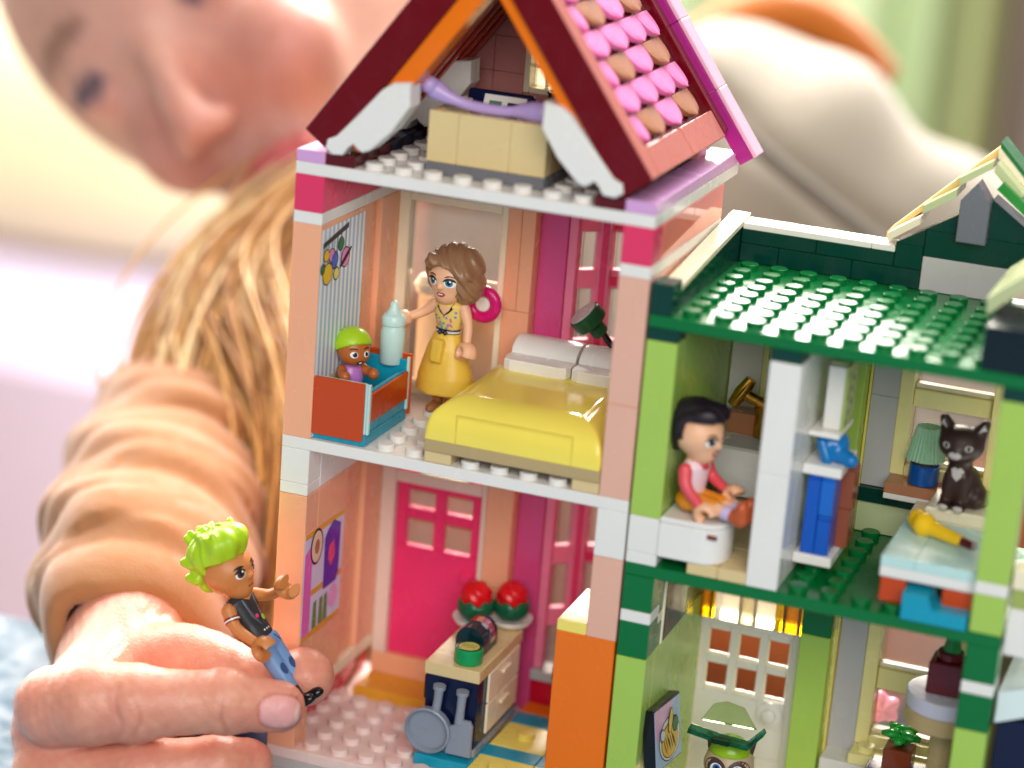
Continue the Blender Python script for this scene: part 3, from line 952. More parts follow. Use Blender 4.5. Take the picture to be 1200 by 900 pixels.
part(G, 'rake_board', gprism([(139.6, 61), (166, 86.6), (166, 89), (139.6, 62.6)], 'y', 70, 80), plastic('wheat_plastic', '#E0C080'))
part(G, 'rake_board', gprism([(166.1, 86.6), (193, 60), (193, 62.6), (166.1, 89)], 'y', 68, 80), CREAM)
part(G, 'rake_cap', gprism([(166.1, 89.1), (193, 62.7), (193, 64), (166.1, 90.4)], 'y', 70, 80), GREEN)
part(G, 'rake_tile', gprism([(168, 80), (180, 71), (180, 74), (169.5, 82)], 'y', 60, 68), plastic('leaf_green_plastic', '#2F8A3C'))
part(G, 'rake_tile', gprism([(166.5, 84), (173, 77.5), (175, 79), (167, 86.4)], 'y', 62, 68), PALEGREEN)
brick(G, 178, 192, 0, 24, 49.25, 60, plastic('ink_green_plastic', '#0A1A22'), 'parapet_brick')
# low sloped roof at the front right
for i in range(3):
    part(G, 'slope_tile', gprism([(8 + 14 * i, 0), (21.8 + 14 * i, 0)] if False else [(176 + 0.0, 62 - 3.2 + 0.2 * i), (192, 74), (192, 77), (175.4, 63)], 'y', 14 + 12 * i, 25.8 + 12 * i, .3), PALEGREEN)
# bookshelf fixed to the inner wall
for z in (11.2, -12.6):
    brick(G, 136.05, 146, 14, 32, z, z + 2.6, WHITE, 'shelf')
# annexe outside the right column
brick(G, 193, 230, 10, 60, -112, -60, plastic('ice_plastic', '#DDEBEA'), 'annexe_wall'); brick(G, 193, 230, 8, 60, -59.9, -40, NAVY, 'annexe_window')
part(G, 'annexe_roof', gprism([(192.6, -40), (236, -22), (236, -14), (192.6, -32)], 'y', 4, 60, .4), MATS['ice_plastic'])
for k in range(4):
    brick(G, 193 + 9.4 * k, 201.8 + 9.4 * k, 5.5, 9.8, -112, -62, MATS['ice_plastic'], 'annexe_plank')
brick(G, 192.6, 230, 2, 9, -21, -9, WHITE, 'annexe_brick'); brick(G, 192.6, 230, 3, 9, -8.9, -4, OLIVE, 'annexe_plate'); brick(G, 192.6, 230, 2, 9, -3.9, 1, CREAM, 'annexe_plate')
# ================================================================== furniture and small toys
# bed
b = thing('toy_bed', 'bright yellow toy double bed with two white pillows in the pink bedroom', 'bed', (64, 20, 0.05))
for x0, x1 in ((40.2, 47.5), (80.5, 87.8)):
    for y0 in (0.3, 32):
        brick(b, x0, x1, y0, y0 + 7.6, 0.1, 3.15, TAN, 'leg')
brick(b, 40.1, 87.9, -0.3, 44, 3.2, 6.4, DTAN, 'bed_frame')
def quilt(x, y):
    # rounded edges at both sides and at the foot
    d = np.minimum(np.minimum(x - 40.3, 87.7 - x), (y + .2) * .95)
    R = 9.5
    t = np.clip(d / R, 0, 1)
    return 6.5 + 3.2 + 7.8 * np.sqrt(np.clip(1 - (1 - t) ** 2, 0, 1))
nx, ny = 44, 34
xs = np.concatenate([np.linspace(40.3, 50.5, 16), np.linspace(51.5, 76.5, 12), np.linspace(77.5, 87.7, 16)])
ys = np.concatenate([np.linspace(-0.2, 10.5, 16), np.linspace(12, 43.8, 18)])
V = [(x, y, float(quilt(x, y))) for y in ys for x in xs]
n0 = len(V); V += [(x, y, 6.45) for y in ys for x in xs]
F = []
for j in range(ny - 1):
    for i in range(nx - 1):
        a = j * nx + i
        F.append([a, a + 1, a + nx + 1, a + nx])
ring = [i for i in range(nx)] + [j * nx + nx - 1 for j in range(1, ny)] + [(ny - 1) * nx + i for i in range(nx - 2, -1, -1)] + [j * nx for j in range(ny - 2, 0, -1)]
for i in range(len(ring)):
    p, q = ring[i], ring[(i + 1) % len(ring)]
    F.append([p, q, q + n0, p + n0])
GLOSSY = plastic('gloss_yellow_plastic', '#F3DE5E', 0.1, bump=0.008)
qm = part(b, 'mattress', (V, F), GLOSSY, smooth=50)
for x in (48.6, 80.0):
    part(qm, 'seam', gbox(x, x + .12, -.34, -.2, 6.6, 14.2, .02), plastic('seam_shadow_yellow', '#C9B23C'))
part(qm, 'seam', gbox(48.6, 80, -.3, -.16, 14.1, 14.25, .02), MATS['seam_shadow_yellow'])
for x0, x1 in ((47.4, 66.2), (66.6, 85.4)):
    pl = part(b, 'pillow', gprism([(x0 + 2.4, 34), (x1 - 2.4, 34), (x1 - .6, 34.8), (x1, 36.8), (x1, 41), (x0, 41), (x0, 36.8), (x0 + .6, 34.8)], 'z', 17.4, 20.7, .35), WHITE)
    poly = [(40.8, 17.4)] + [(40.8 + 6.4 * (1 - math.cos(a)), 20.2 + 4.2 * math.sin(a)) for a in np.linspace(0, math.pi * .62, 8)] + [(48.6, 23), (48.6, 17.4)]
    part(pl, 'bolster', gprism(poly, 'x', x0 + .3, x1 - .1, .2), WHITE, smooth=35)

# crib
cr = thing('toy_crib', 'rust orange and azure toy crib beside the striped wall', 'crib', (15, 16, 0.05))
brick(cr, 7.4, 22.8, 1.6, 30, 0.1, 3.2, TEAL, 'base_plate')
brick(cr, 8.2, 22.6, 1.8, 2.9, 3.25, 17.2, AQUA, 'end_lining'); brick(cr, 5.8, 22.3, 0.6, 1.75, 1.6, 17.4, RUST, 'end_board')
brick(cr, 8.2, 22.6, 28.2, 29.3, 3.25, 17.2, TEAL, 'end_lining'); brick(cr, 7.0, 23.6, 29.35, 30.5, 1.6, 18.6, RUST, 'end_board')
brick(cr, 21.4, 22.6, 2.95, 28.1, 3.25, 14.6, TEAL, 'side_lining'); brick(cr, 22.65, 23.5, 3.4, 28, 6.4, 14.3, RUST, 'side_board')
brick(cr, 22.62, 23.4, 2.0, 3.35, 3.25, 17.0, AQUA, 'corner_post'); brick(cr, 22.62, 23.4, 28.05, 29.3, 3.25, 18, AQUA, 'corner_post')
brick(cr, 7.6, 8.15, 2.95, 28.1, 3.25, 15.2, TAN, 'side_lining')
brick(cr, 8.2, 21.35, 2.95, 28.1, 3.25, 8.2, plastic('deep_blue_plastic', '#0E5C8C'), 'mattress')

# bottle held out by the mother
bt = thing('toy_bottle', 'pale aqua toy baby bottle held above the crib', 'bottle', (17.6, 29.5, 15.2))
part(bt, 'bottle_body', glathe([(2.9, 15.2), (3.3, 15.6), (3.35, 24.4), (3.0, 25.2), (2.9, 26)], (17.6, 29.5, 0), 22), plastic('bottle_aqua', '#C6E4DF', .25, sss=.2), smooth=50)
cp = part(bt, 'screw_cap', glathe([(3.0, 26), (3.25, 26.2), (3.25, 28.2), (2.6, 29)], (17.6, 29.5, 0), 22), MATS['bottle_aqua'], smooth=40)
part(bt, 'teat', glathe([(2.4, 29), (1.7, 30), (1.2, 31), (1.1, 32), (.5, 32.6)], (17.6, 29.5, 0), 18), MATS['bottle_aqua'], smooth=60)

# ring ornament by the window
V, F = [], []
for i in range(26):
    a = 2 * math.pi * i / 26
    for k in range(10):
        c = 2 * math.pi * k / 10
        rr = 3.7 + 1.7 * math.cos(c)
        V.append((36.6 + rr * math.cos(a), 46.5 + 1.5 * math.sin(c), 31.0 + rr * math.sin(a)))
        F.append([i * 10 + k, i * 10 + (k + 1) % 10, ((i + 1) % 26) * 10 + (k + 1) % 10, ((i + 1) % 26) * 10 + k])
rg = thing('wall_ornament', 'magenta ring with white centre behind the doll in the yellow dress', 'ornament', (36.6, 47, 25.6))
part(rg, 'ring', (V, F), plastic('hot_magenta_plastic', '#D0126F'), smooth=True)
part(rg, 'centre', gcyl((36.6, 45.8, 31), 2.1, 2.2, 18, 'y'), WHITE, smooth=40)
part(rg, 'bracket', gjoin(gbox(35.6, 37.6, 48, 55, 30, 32)), WHITE)

# bedside lamp
L = thing('toy_lamp', 'dark green reading lamp on a bent black arm above the bed', 'lamp', (76, 50, 0.05))
part(L, 'stand', gtube([(76, 50, 0.1), (76, 50, 20), (74.6, 49.6, 23), (70.6, 48.6, 28)], [2.2, 1.0, 1.0, .9], 10), BLACK, smooth=50)
part(L, "joint", glathe([(.3, -1.7), (1.5, -1), (1.7, 0), (1.5, 1), (.3, 1.7)], (74.8, 49.8, 22.6), 14), BLACK, smooth=True)
Mx = Matrix.Translation((66.9, 47.6, 31.2)) @ Matrix.Rotation(math.radians(-42), 4, 'Y') @ Matrix.Rotation(math.radians(18), 4, 'X')
hd = part(L, 'lamp_head', xf(glathe([(2.2, -5), (2.4, -4.6), (2.4, -2.4), (3.6, -1.6), (4.6, -1.2), (4.8, -.6), (4.8, 2.2), (4.5, 2.6)], (0, 0, 0), 22), Mx), plastic('bottle_green_plastic', '#0B4A2A'), smooth=35)
part(hd, 'lamp_face', xf(gcyl((0, 0, 2.62), 4.2, .25, 22, b=.05), Mx), GREY)

# attic crate and its contents
cr = thing('toy_crate', 'tan toy crate with grey base in the attic', 'crate', (48, 22, 73.65))
brick(cr, 32.2, 64, 8, 37, 73.7, 76.8, DGREY, 'base_plate')
for x0, x1 in ((32.2, 40.2), (40.25, 54.2), (54.25, 64)):
    brick(cr, x0, x1, 8, 11, 76.85, 90, TAN)
brick(cr, 61, 64, 11.05, 37, 76.85, 90, TAN); brick(cr, 32.2, 35.2, 11.05, 37, 76.85, 90, TAN); brick(cr, 35.3, 60.9, 34, 37, 76.85, 90, TAN)
brick(cr, 35.3, 60.9, 11.1, 33.9, 76.85, 80, NAVY, 'inner_plate')
bn = thing('toy_wand', 'lilac bone-shaped toy lying across the tan attic crate', 'toy', (46, 14, 88))
P = spline([(31.4, 10.6, 95.2), (36, 11.2, 93.2), (42, 12, 91.6), (50, 12.6, 91.2), (56, 13, 91.8), (62, 12.6, 92.2)], 5)
R_ = [2.6 if i < 5 else (2.9 if i > len(P) - 7 else 1.5) for i in range(len(P))]
R_ = np.convolve(np.pad(R_, 2, mode='edge'), np.ones(5) / 5, 'valid')
part(bn, 'shaft', gtube(P, list(R_), 12), LILAC, smooth=True)
part(bn, 'knob', glathe([(.2, -2.4), (2, -1.6), (2.6, 0), (2, 1.6), (.2, 2.4)], (31.2, 9.4, 96.0), 14), LILAC, smooth=True)
bk = thing('toy_book', 'navy toy book with a printed white page standing in the attic crate', 'book', (43, 26, 80.1))
Mx = Matrix.Translation((42.6, 25, 77.2)) @ Matrix.Rotation(math.radians(-24), 4, 'X')
cv = part(bk, 'cover', xf(gbox(-9, 9, 0, 2.4, 0, 16.8, .4), Mx), NAVY)
pg = part(bk, 'page', xf(gbox(-4.2, 7.4, -.3, -.05, 7.5, 15.6, .05), Mx), WHITE)
for k in range(2):
    for x in (-2.6, 2.4):
        part(pg, 'print', xf(gbox(x, x + 3.4, -.36, -.31, 12.6 - 3.2 * k, 14 - 3.2 * k, .02), Mx), plastic('print_green', '#5E7F6A') if (k + x) < 2 else INK)
part(pg, 'print', xf(gbox(1.2, 4.2, -.36, -.31, 7.9, 8.8, .02), Mx), plastic('print_rose', '#B06A78'))
for x, n_ in ((54.5, 'left'), (63.0, 'right')):
    k_ = solo('toy_ring', ('black round cup behind the lilac bone, %s of the two' % n_), 'cup',
              glathe([(2.0, 88.6), (3.0, 88.8), (3.1, 91.4), (3.4, 91.6), (3.4, 92.2), (2.7, 92.2), (2.5, 90.2), (.4, 90)], (x, 44, 0), 20), BLACK, (x, 44, 88.6), 40, 'black cups on the attic wall ledge')
brick(H, 50, 68, 40, 48, 73.65, 88.5, plastic('wine_dark_plastic', '#2A1420'), 'ledge')

# kitchen counter
k = thing('toy_counter', 'black toy kitchen island with tan worktop and white drawer side', 'kitchen counter', (48, 30, -86.35))
brick(k, 40.4, 55.8, 12.6, 46, -86.3, -84, BLUEGREY, 'plinth')
brick(k, 40.4, 55.4, 13, 45.8, -83.95, -64.3, NAVY, 'cabinet')
brick(k, 40, 56, 12, 46.2, -64.2, -60.6, TAN, 'worktop')
for z in (-82, -72.9):
    dw = brick(k, 55.45, 56.2, 20, 44, z, z + 8.7, CREAM, 'drawer')
    part(dw, 'handle', gbox(56.25, 57.2, 29, 35, z + 5.6, z + 6.8, .3), CREAM).location = tuple(-v for v in dw.location)
brick(k, 39.2, 40.35, 15, 20, -73, -66, BLACK, 'bracket')
part(k, 'hook', gcyl((45, 12.9, -69), 1.0, -1.2, 10, 'y', .1), BLACK); part(k, 'hook', gcyl((52, 12.9, -69), 1.0, -1.2, 10, 'y', .1), BLACK)
# frying pan hanging on the end of the counter
pan = thing('frying_pan', 'blue grey toy frying pan hanging on the counter end', 'frying pan', (44, 11, -86))
PANM = plastic('pan_grey_plastic', '#8A93A1', .32)
part(pan, 'bowl', glathe([(5.9, 0), (6.4, -.3), (6.6, -2.6), (6.1, -2.9), (5.9, -2.6), (5.7, -.9), (.3, -.8)], (43.0, 11.8, -79.6), 28, 'y'), PANM, smooth=40)
part(pan, 'handle', gtube([(44.6, 10.8, -74.2), (45.0, 10.8, -70.6), (45.2, 10.8, -67.2)], [1.25, 1.2, 1.3], 12), PANM, smooth=40)
part(pan, 'handle_cap', gtube([(45.2, 10.8, -67.3), (45.25, 10.8, -66.2)], [1.75, 1.75], 14), PANM, smooth=40)
cl = thing('chopper', 'blue grey toy chopper hanging beside the frying pan', 'kitchen tool', (52, 11, -86.2))
part(cl, 'blade', gprism([(48.2, -85.6), (55.4, -85.6), (55.4, -76.4), (54.6, -75), (51.2, -75), (50.2, -76.8), (48.6, -77.5)], 'y', 10.4, 12, .3), PANM)
part(cl, 'handle', gtube([(51.4, 11.2, -76), (51.6, 11.2, -71.6), (51.8, 11.2, -67.6)], [1.35, 1.2, 1.3], 12), PANM, smooth=40)
part(cl, 'handle_cap', gtube([(51.8, 11.2, -67.7), (51.85, 11.2, -66.6)], [1.75, 1.75], 14), PANM, smooth=40)
# dishes and strawberries... red blooms in green cups
for i, (x, y, lab) in enumerate(((42.6, 42.5, 'nearer the rose pink door'), (51.5, 47.5, 'nearer the purple wall'))):
    ds = solo('toy_dish', 'white round toy dish under the red bloom ' + lab, 'dish', glathe([(3.4, -60.5), (5.6, -59.8), (6.3, -58.6), (6.3, -58.2), (5.4, -58.6), (.3, -58.9)], (x, y, 0), 26), WHITE, (x, y, -60.5), 40, 'white dishes on the counter')
    fl = thing('toy_bloom', 'red bloom in a dark green cup, ' + lab, 'flower', (x, y, -58.8), 'red blooms on the counter')
    def bowl(X, Y, Z, x=x, y=y):
        a = np.arctan2(Y - y, X - x)
        d = s_ell(X, Y, Z, (x, y, -55), (5.3, 5.3, 4.2))
        return np.maximum(d, Z + 53.0 + .8 * np.cos(a * 6))
    part(fl, 'leaf_cup', surf(bowl, (x - 6, y - 6, -60), (x + 6, y + 6, -52), .45), plastic('cup_green_plastic', '#0B5A3C'), smooth=True)
    def bud(X, Y, Z, x=x, y=y):
        a = np.arctan2(Y - y, X - x)
        d = s_ell(X, Y, Z, (x, y, -52.0), (4.4, 4.4, 4.3))
        return np.maximum(d + .22 * np.cos(a * 5 + Z * 1.6), -(Z + 56))
    part(fl, 'bloom', surf(bud, (x - 6, y - 6, -58), (x + 6, y + 6, -47), .4), plastic('bloom_red_plastic', '#D3101C'), smooth=True)
to = thing('toy_canister', 'dark teal glossy canister lying on the counter', 'canister', (49, 27, -60.5))
part(to, 'barrel', gprism([(44.6, -60.5), (53.0, -60.5), (53, -57)] + [(48.8 + 4.2 * math.cos(a), -57 + 4.2 * math.sin(a)) for a in np.linspace(0, math.pi, 14)][1:-1] + [(44.6, -57)], 'y', 22, 33, .3), plastic('teal_black_plastic', '#0A2A33', .08, bump=0), smooth=30)
part(to, 'band', gprism([(48.8 + 4.5 * math.cos(a), -57 + 4.5 * math.sin(a)) for a in np.linspace(-.3, math.pi + .3, 14)] + [(48.8 + 4.25 * math.cos(a), -57 + 4.25 * math.sin(a)) for a in np.linspace(math.pi + .3, -.3, 14)], 'y', 27, 30.5), metal('chrome', '#DDE0E2', .08), smooth=30)
cu = thing('toy_cup', 'round green cup with a yellow print on top, at the counter corner', 'cup', (51, 17, -60.5))
cb = part(cu, 'cup_body', glathe([(3.7, -60.5), (3.9, -60.2), (3.9, -56.4), (3.6, -56.1)], (50.6, 17.2, 0), 24), plastic('cup_bright_green', '#0E9A57', .15), smooth=35)
part(cb, 'rim', glathe([(3.6, -56.1), (3.6, -55.95), (3.0, -55.95), (3.0, -56.1)], (50.6, 17.2, 0), 24), DGREEN)
part(cb, 'print', gcyl((50.6, 17.2, -56.1), 2.8, .12, 22, b=.03), plastic('noodle_print', '#D8CF6A'))
for a in range(7):
    part(cb, 'print_stroke', gbox(48.6 + .6 * a, 48.9 + .6 * a, 17.2 - 1.6 + .3 * (a % 3), 17.2 + 1.4 - .4 * (a % 2), -55.97, -55.93, .01), OLIVE)
pt = thing('toy_plant', 'black pot with a dark green sprig on the red kitchen ledge', 'plant', (72, 57, -76.2))
part(pt, 'pot', gjoin(gbox(64, 74, 51, 57, -76.2, -72.4), gtube([(70, 54, -72.6), (71.5, 54, -64), (72.6, 54, -57)], [2, 1.8, 1.2], 10)), BLACK, smooth=35)
for a in range(5):
    part(pt, 'leaf', gtube([(72, 54, -58), (72 + 3.2 * math.cos(a * 1.26), 54 + 3.2 * math.sin(a * 1.26), -55), (72 + 5 * math.cos(a * 1.26), 54 + 5 * math.sin(a * 1.26), -57)], [.8, 1.9, .3], 8, .5), plastic('sprig_green', '#17682C'), smooth=True)

# ---------------- green house, bathroom
tb = thing('toy_toilet', 'white rounded toy seat the dark-haired doll sits on', 'seat', (113, 8, -12.75))
def dshape(x0, x1, y0, y1, r):
    pts = [(x0, y0)]
    pts += [(x1 - r + r * math.sin(a), y0 + r - r * math.cos(a)) for a in np.linspace(0, math.pi / 2, 8)]
    pts += [(x1 - r + r * math.cos(a), y1 - r + r * math.sin(a)) for a in np.linspace(0, math.pi / 2, 8)]
    return pts + [(x0, y1)]
part(tb, 'bowl', gprism(dshape(104.8, 121.6, -0.6, 15.6, 6.5), 'z', -12.7, -3.6, .3), WHITE, smooth=30)
part(tb, 'seat_rim', gprism(dshape(104.8, 121.6, -0.6, 15.6, 6.5), 'z', -3.5, -2.0, .3), WHITE, smooth=30)
brick(tb, 117.2, 119.8, -0.75, -0.55, -5.6, -4.4, BROWN, 'slot')
sk = thing('toy_sink', 'white toy wash basin with a gold tap in the lime bathroom', 'sink', (118, 40, -12.75))
poly = [(108.2, 8.6), (128, 8.6), (128, -3.6), (116, -4.2), (111.6, -2), (109.4, 1.4), (108.4, 5)]
bs = part(sk, 'basin', gprism(poly, 'y', 30, 44, .4), WHITE, smooth=35)
part(bs, 'basin_inset', gbox(110.4, 126, 32, 42.5, 8.62, 8.72, .03), GREY)
brick(sk, 112.6, 127.9, 33, 44, -12.7, -4.4, GREY, 'pedestal')
brick(sk, 108, 127.9, 44.2, 51, -4, 14, NOUGAT, 'tap_block')
tp = part(sk, 'tap', gjoin(gtube([(119, 44, 9), (119, 44, 16), (118, 43, 18.5)], [3.4, 3.3, 2.8], 16), gtube([(118.4, 43, 17.6), (114.4, 42, 19.6), (112.4, 41.6, 20.6)], [1.7, 1.6, 1.6], 12)), GOLD, smooth=50)
part(tp, 'tap_handle', gtube([(110.0, 41, 17.0), (112.2, 41.5, 20.8), (114.2, 42, 24.4)], [1.5, 2.0, 1.5], 12), GOLD, smooth=50)
# ---------------- green house, right bedroom
tp = thing('teapot', 'blue toy teapot on the white wall shelf', 'teapot', (141, 22, 13.9))
def pot(X, Y, Z):
    d = s_ell(X, Y, Z, (141.5, 22, 17.6), (4.2, 4.2, 4.0))
    d = smin(d, s_cone(X, Y, Z, (144, 20, 15.6), (147.2, 18.2, 15.2), 2.4, 1.9), .8)
    d = smin(d, s_cone(X, Y, Z, (139.4, 18.4, 18.6), (141.2, 17.8, 14.6), 1.4, 1.5), .5)
    return smin(d, s_cone(X, Y, Z, (141.5, 22, 20), (141.5, 22, 22), 2.6, 2.0), .8)
part(tp, 'pot_body', surf(pot, (135, 14, 12), (151, 28, 26), .45), plastic('teapot_blue', '#0F6FB0', .12), smooth=True)
part(tp, 'lid_knob', gcyl((141.5, 22, 22.8), 1.3, 1.4, 14), MATS['teapot_blue'], smooth=40)
for i, (x0, x1, z0, z1, mt, lab) in enumerate(((137.6, 141, -9.95, 11, BLUE, 'tall blue toy box at the wall, on the lower shelf'), (141.1, 144.6, 0.6, 11, plastic('blue_two', '#1C66C4'), 'short blue toy box stacked on another on the lower shelf'),
                                               (141.1, 144.6, -9.95, 0.5, BLUE, 'short blue toy box under another on the lower shelf'))):
    q = thing('toy_box', lab, 'box', ((x0 + x1) / 2, 18, z0), 'boxes on the lower shelf')
    brick(q, x0, x1, 15, 23, z0, z1 - 1.2, mt, 'box_body'); brick(q, x0 + .1, x1 - .1, 15.1, 22.9, z1 - 1.15, z1, mt, 'lid')
for z0, z1, lab in ((-9.95, 0.4, 'reddish brown toy block at the shelf end, lower one'), (0.5, 10.8, 'reddish brown toy block at the shelf end, upper one')):
    q = thing('toy_block', lab, 'block', (146, 26, z0), 'brown blocks at the shelf end')
    brick(q, 143.2, 147.6, 23.4, 31, z0, z1, plastic('cinnamon_plastic', '#8E4A30'), 'block_body'); stud(q, 145.4, 27, z1, MATS['cinnamon_plastic'])
q = thing('toy_book', 'white book with a patterned green spine above the blue teapot', 'book', (141, 24, 21.9))
brick(q, 138.8, 143.2, 19, 21.6, 22, 38.5, PALEGREY, 'page_block'); brick(q, 143.25, 144, 18.8, 31, 22, 39, OLIVE, 'spine'); brick(q, 138.6, 143.2, 21.65, 31, 22, 39, PALEGREEN, 'cover')
for i in range(7):
    brick(q, 144.02, 144.12, 20 + (i % 3) * 2.6, 21.6 + (i % 3) * 2.6, 23.4 + 2.1 * i, 24.6 + 2.1 * i, plastic('spine_print', '#55707A'), 'print', .02)
brick(G, 136.05, 144, 16, 32, 20.6, 21.9, WHITE, 'shelf')
L = thing('toy_lamp', 'toy table lamp with pale green pleated shade on the window sill', 'lamp', (160.4, 52, 1.45))
part(L, 'lamp_base', gcyl((160.4, 52, 1.5), 4.0, 5.6, 24), plastic('navy_blue_plastic', '#15509C', .15), smooth=40)
part(L, 'lamp_neck', gcyl((160.4, 52, 7.1), 3.6, 1.2, 20), CLEARW, smooth=40)
V, F = [], []
n = 56
for r0, z in ((5.0, 8.4), (3.1, 17.2), (2.6, 17.2), (4.5, 8.4)):
    for i in range(n):
        a = 2 * math.pi * i / n
        r = r0 + (.22 if i % 2 else -.12)
        V.append((160.4 + r * math.cos(a), 52 + r * math.sin(a), z))
for l in range(4):
    for i in range(n):
        F.append([l * n + i, l * n + (i + 1) % n, ((l + 1) % 4) * n + (i + 1) % n, ((l + 1) % 4) * n + i])
part(L, 'lamp_shade', (V, F), plastic('shade_green', '#9CC7A4', .3, sss=.2))
# bed on the right
bb = thing('toy_bed', 'toy day bed with aqua cover and white base in the green house', 'bed', (172, 24, -15.9))
for x0, x1, mt in ((160.6, 167, RUST), (176, 183.6, RUST)):
    for y0 in (4, 40):
        brick(bb, x0, x1, y0, y0 + 8, -14.2 if y0 == 4 else -15.9, -7.7, mt, 'leg')
part(bb, 'step', gprism([(167.2, -15.9), (183.4, -15.9), (183.4, -12.2), (174.5, -12.2), (173.4, -9.2), (167.2, -9.2)], 'y', -1.2, 8, .25), TEAL)
brick(bb, 160.2, 184, 3.4, 52, -7.65, -4.9, WHITE, 'bed_frame')
for x0, x1 in ((160.2, 168.4), (168.45, 184)):
    brick(bb, x0, x1, 3.2, 34, -4.85, -2.0, AQUA, 'cover_tile')
brick(bb, 160.2, 184, 34.05, 52, -4.85, -2, CREAM, 'cover_tile')
part(bb, 'pillow', gprism([(164.6, 34), (184, 34), (184, 48), (164.6, 48)], 'z', -1.95, 1.6, .5), CREAM)
dr = thing('toy_hair_dryer', 'yellow toy hair dryer lying on the aqua bed', 'hair dryer', (170, 21, -1.95))
def dry(X, Y, Z):
    d = s_cone(X, Y, Z, (166.6, 22.8, .4), (166.6, 22.8, .8), 2.9, 2.9)
    d = smin(d, s_cone(X, Y, Z, (166.6, 22.8, .6), (176.4, 17.4, .2), 2.2, 1.5), 1.0)
    return smin(d, s_cone(X, Y, Z, (166.4, 23.6, .8), (164.8, 25.4, .8), 2.6, 2.8), .6)
part(dr, 'dryer_body', surf(dry, (160, 12, -4), (181, 30, 5), .45), GOLDYEL, smooth=True)
part(dr, 'nozzle', gtube([(176.2, 17.5, .2), (180.6, 15.2, .1)], [1.2, 1.1], 10), MAROON, smooth=40)
# ---------------- green house, ground storey
pc = thing('toy_picture', 'black framed picture of a noodle dish on the lime wall', 'picture', (108, 10, -78))
hv_ = Vector((0, 1, .02)).normalized(); nv_ = Vector((.97, 0, .17)); uv_ = nv_.cross(hv_).normalized(); nv_ = hv_.cross(uv_).normalized()
Mx = Matrix((hv_, -nv_, uv_)).transposed().to_4x4(); Mx.translation = Vector((108.4, 15.2, -67.2))
Mx = Mx @ Matrix.Rotation(math.radians(9), 4, 'Y')
part(pc, 'frame', xf(gbox(-11.6, 11.6, 0, 3.2, -8.6, 8.6, .35), Mx), BLACK)
part(pc, 'clip', xf(gbox(-9.5, -3, 3.25, 5.4, 0, 7.5, .5), Mx), BLACK)
art = part(pc, 'print', xf(gbox(-11, 11, -.12, -.02, -8, 8, .02), Mx), plastic('print_sky', '#A9C9E6', .25))
A = lambda poly, mt, k: part(art, 'print_shape', xf(gprism(poly, 'y', -.13 - .05 * k, -.125 - .05 * k + .02), Mx), mt)
A([(-11, 8), (6, 8), (-2, 3.5), (-7.5, 1), (-11, -1)], plastic('print_pink', '#E9B4D8'), 1)
A(ellipse(.8, -1.6, 9.2, 5.9), INK, 2); A(ellipse(.8, -1.6, 8.8, 5.6), WHITE, 3); A(ellipse(.6, -2.0, 7.4, 4.7), INK, 4); A(ellipse(.6, -2.0, 7.1, 4.4), plastic('noodle_yellow', '#E4B93A'), 5)
for i in range(7):
    A(ellipse(-3.6 + 1.3 * i, -3.0 + .6 * (i % 3), .22, 2.3, 10, .5), INK, 6)
A(ellipse(5.4, 1.4, 2.6, 2.2), INK, 7); A(ellipse(5.4, 1.4, 2.3, 1.9), GREEN, 8); A(ellipse(1.2, 3.2, 1.7, 3.6, 14, -.5), INK, 9); A(ellipse(1.2, 3.2, 1.4, 3.3, 14, -.5), plastic('noodle_gold', '#EBC24E'), 10)
A(ellipse(-6.4, .8, 2.0, 1.7), INK, 11); A(ellipse(-6.4, .8, 1.7, 1.4), plastic('print_ice', '#D7E8F0'), 12)
tbl = thing('toy_table', 'round pale grey toy table behind the right lime column', 'table', (178, 26, -102.9))
part(tbl, 'table_top', gcyl((178, 25, -47.4), 10.4, 4.2, 36), plastic('lilac_grey_plastic', '#C4C2D0'), smooth=40)
part(tbl, 'under_plate', gcyl((178, 25, -52), 10.4, 4.5, 36), DTAN, smooth=40)
part(tbl, 'stem', gcyl((178, 25, -102.9), 3, 50.8, 18), DTAN, smooth=40)
pt = thing('toy_plant', 'maroon square pot with a thick green stem on the round table', 'plant', (177.5, 25, -43.1))
part(pt, 'pot', gbox(172.8, 181.6, 20.6, 29.4, -43.1, -34.4, .35), MAROON)
part(pt, 'pot_neck', gcyl((177.4, 25, -34.3), 3.4, 2.2, 20), MAROON, smooth=40)
part(pt, 'stem', glathe([(2.4, -32), (1.8, -29), (2.2, -27), (3.6, -24.4), (3.7, -24)], (177.6, 25, 0), 16), plastic('stem_green', '#1E7A38'), smooth=50)
pt = thing('toy_plant', 'small bright green leafy plant in a brown pot below the window', 'plant', (165.5, 40, -74.9))
part(pt, 'pot', gbox(161.8, 169.4, 36.4, 43.6, -74.8, -68, .3), BROWN)
for a in range(8):
    t = a * 2 * math.pi / 8
    part(pt, 'leaf', gtube([(165.6, 40, -67.8), (165.6 + 2.6 * math.cos(t), 40 + 2.6 * math.sin(t), -64.6 + (a % 2)), (165.6 + 5.2 * math.cos(t), 40 + 5.2 * math.sin(t), -65.2 + (a % 2) * 1.5)], [.9, 2.1, .9], 10, .7), plastic('leaf_bright', '#1F9A3A'), smooth=True)
part(pt, 'leaf', glathe([(.3, -67), (2.2, -64.6), (1.8, -62.6), (.3, -62)], (165.6, 40, 0), 12), MATS['leaf_bright'], smooth=True)
q = thing('toy_cabinet', 'navy blue toy cabinet below the small leafy plant', 'cabinet', (168, 38, -102.9))
brick(q, 157, 184, 34, 46, -102.8, -76.2, plastic('cobalt_dark', '#15235C'), 'cabinet_body'); brick(q, 158, 183, 33.9, 46.1, -76.15, -74.9, plastic('cobalt_dark', '#15235C'), 'cabinet_top')
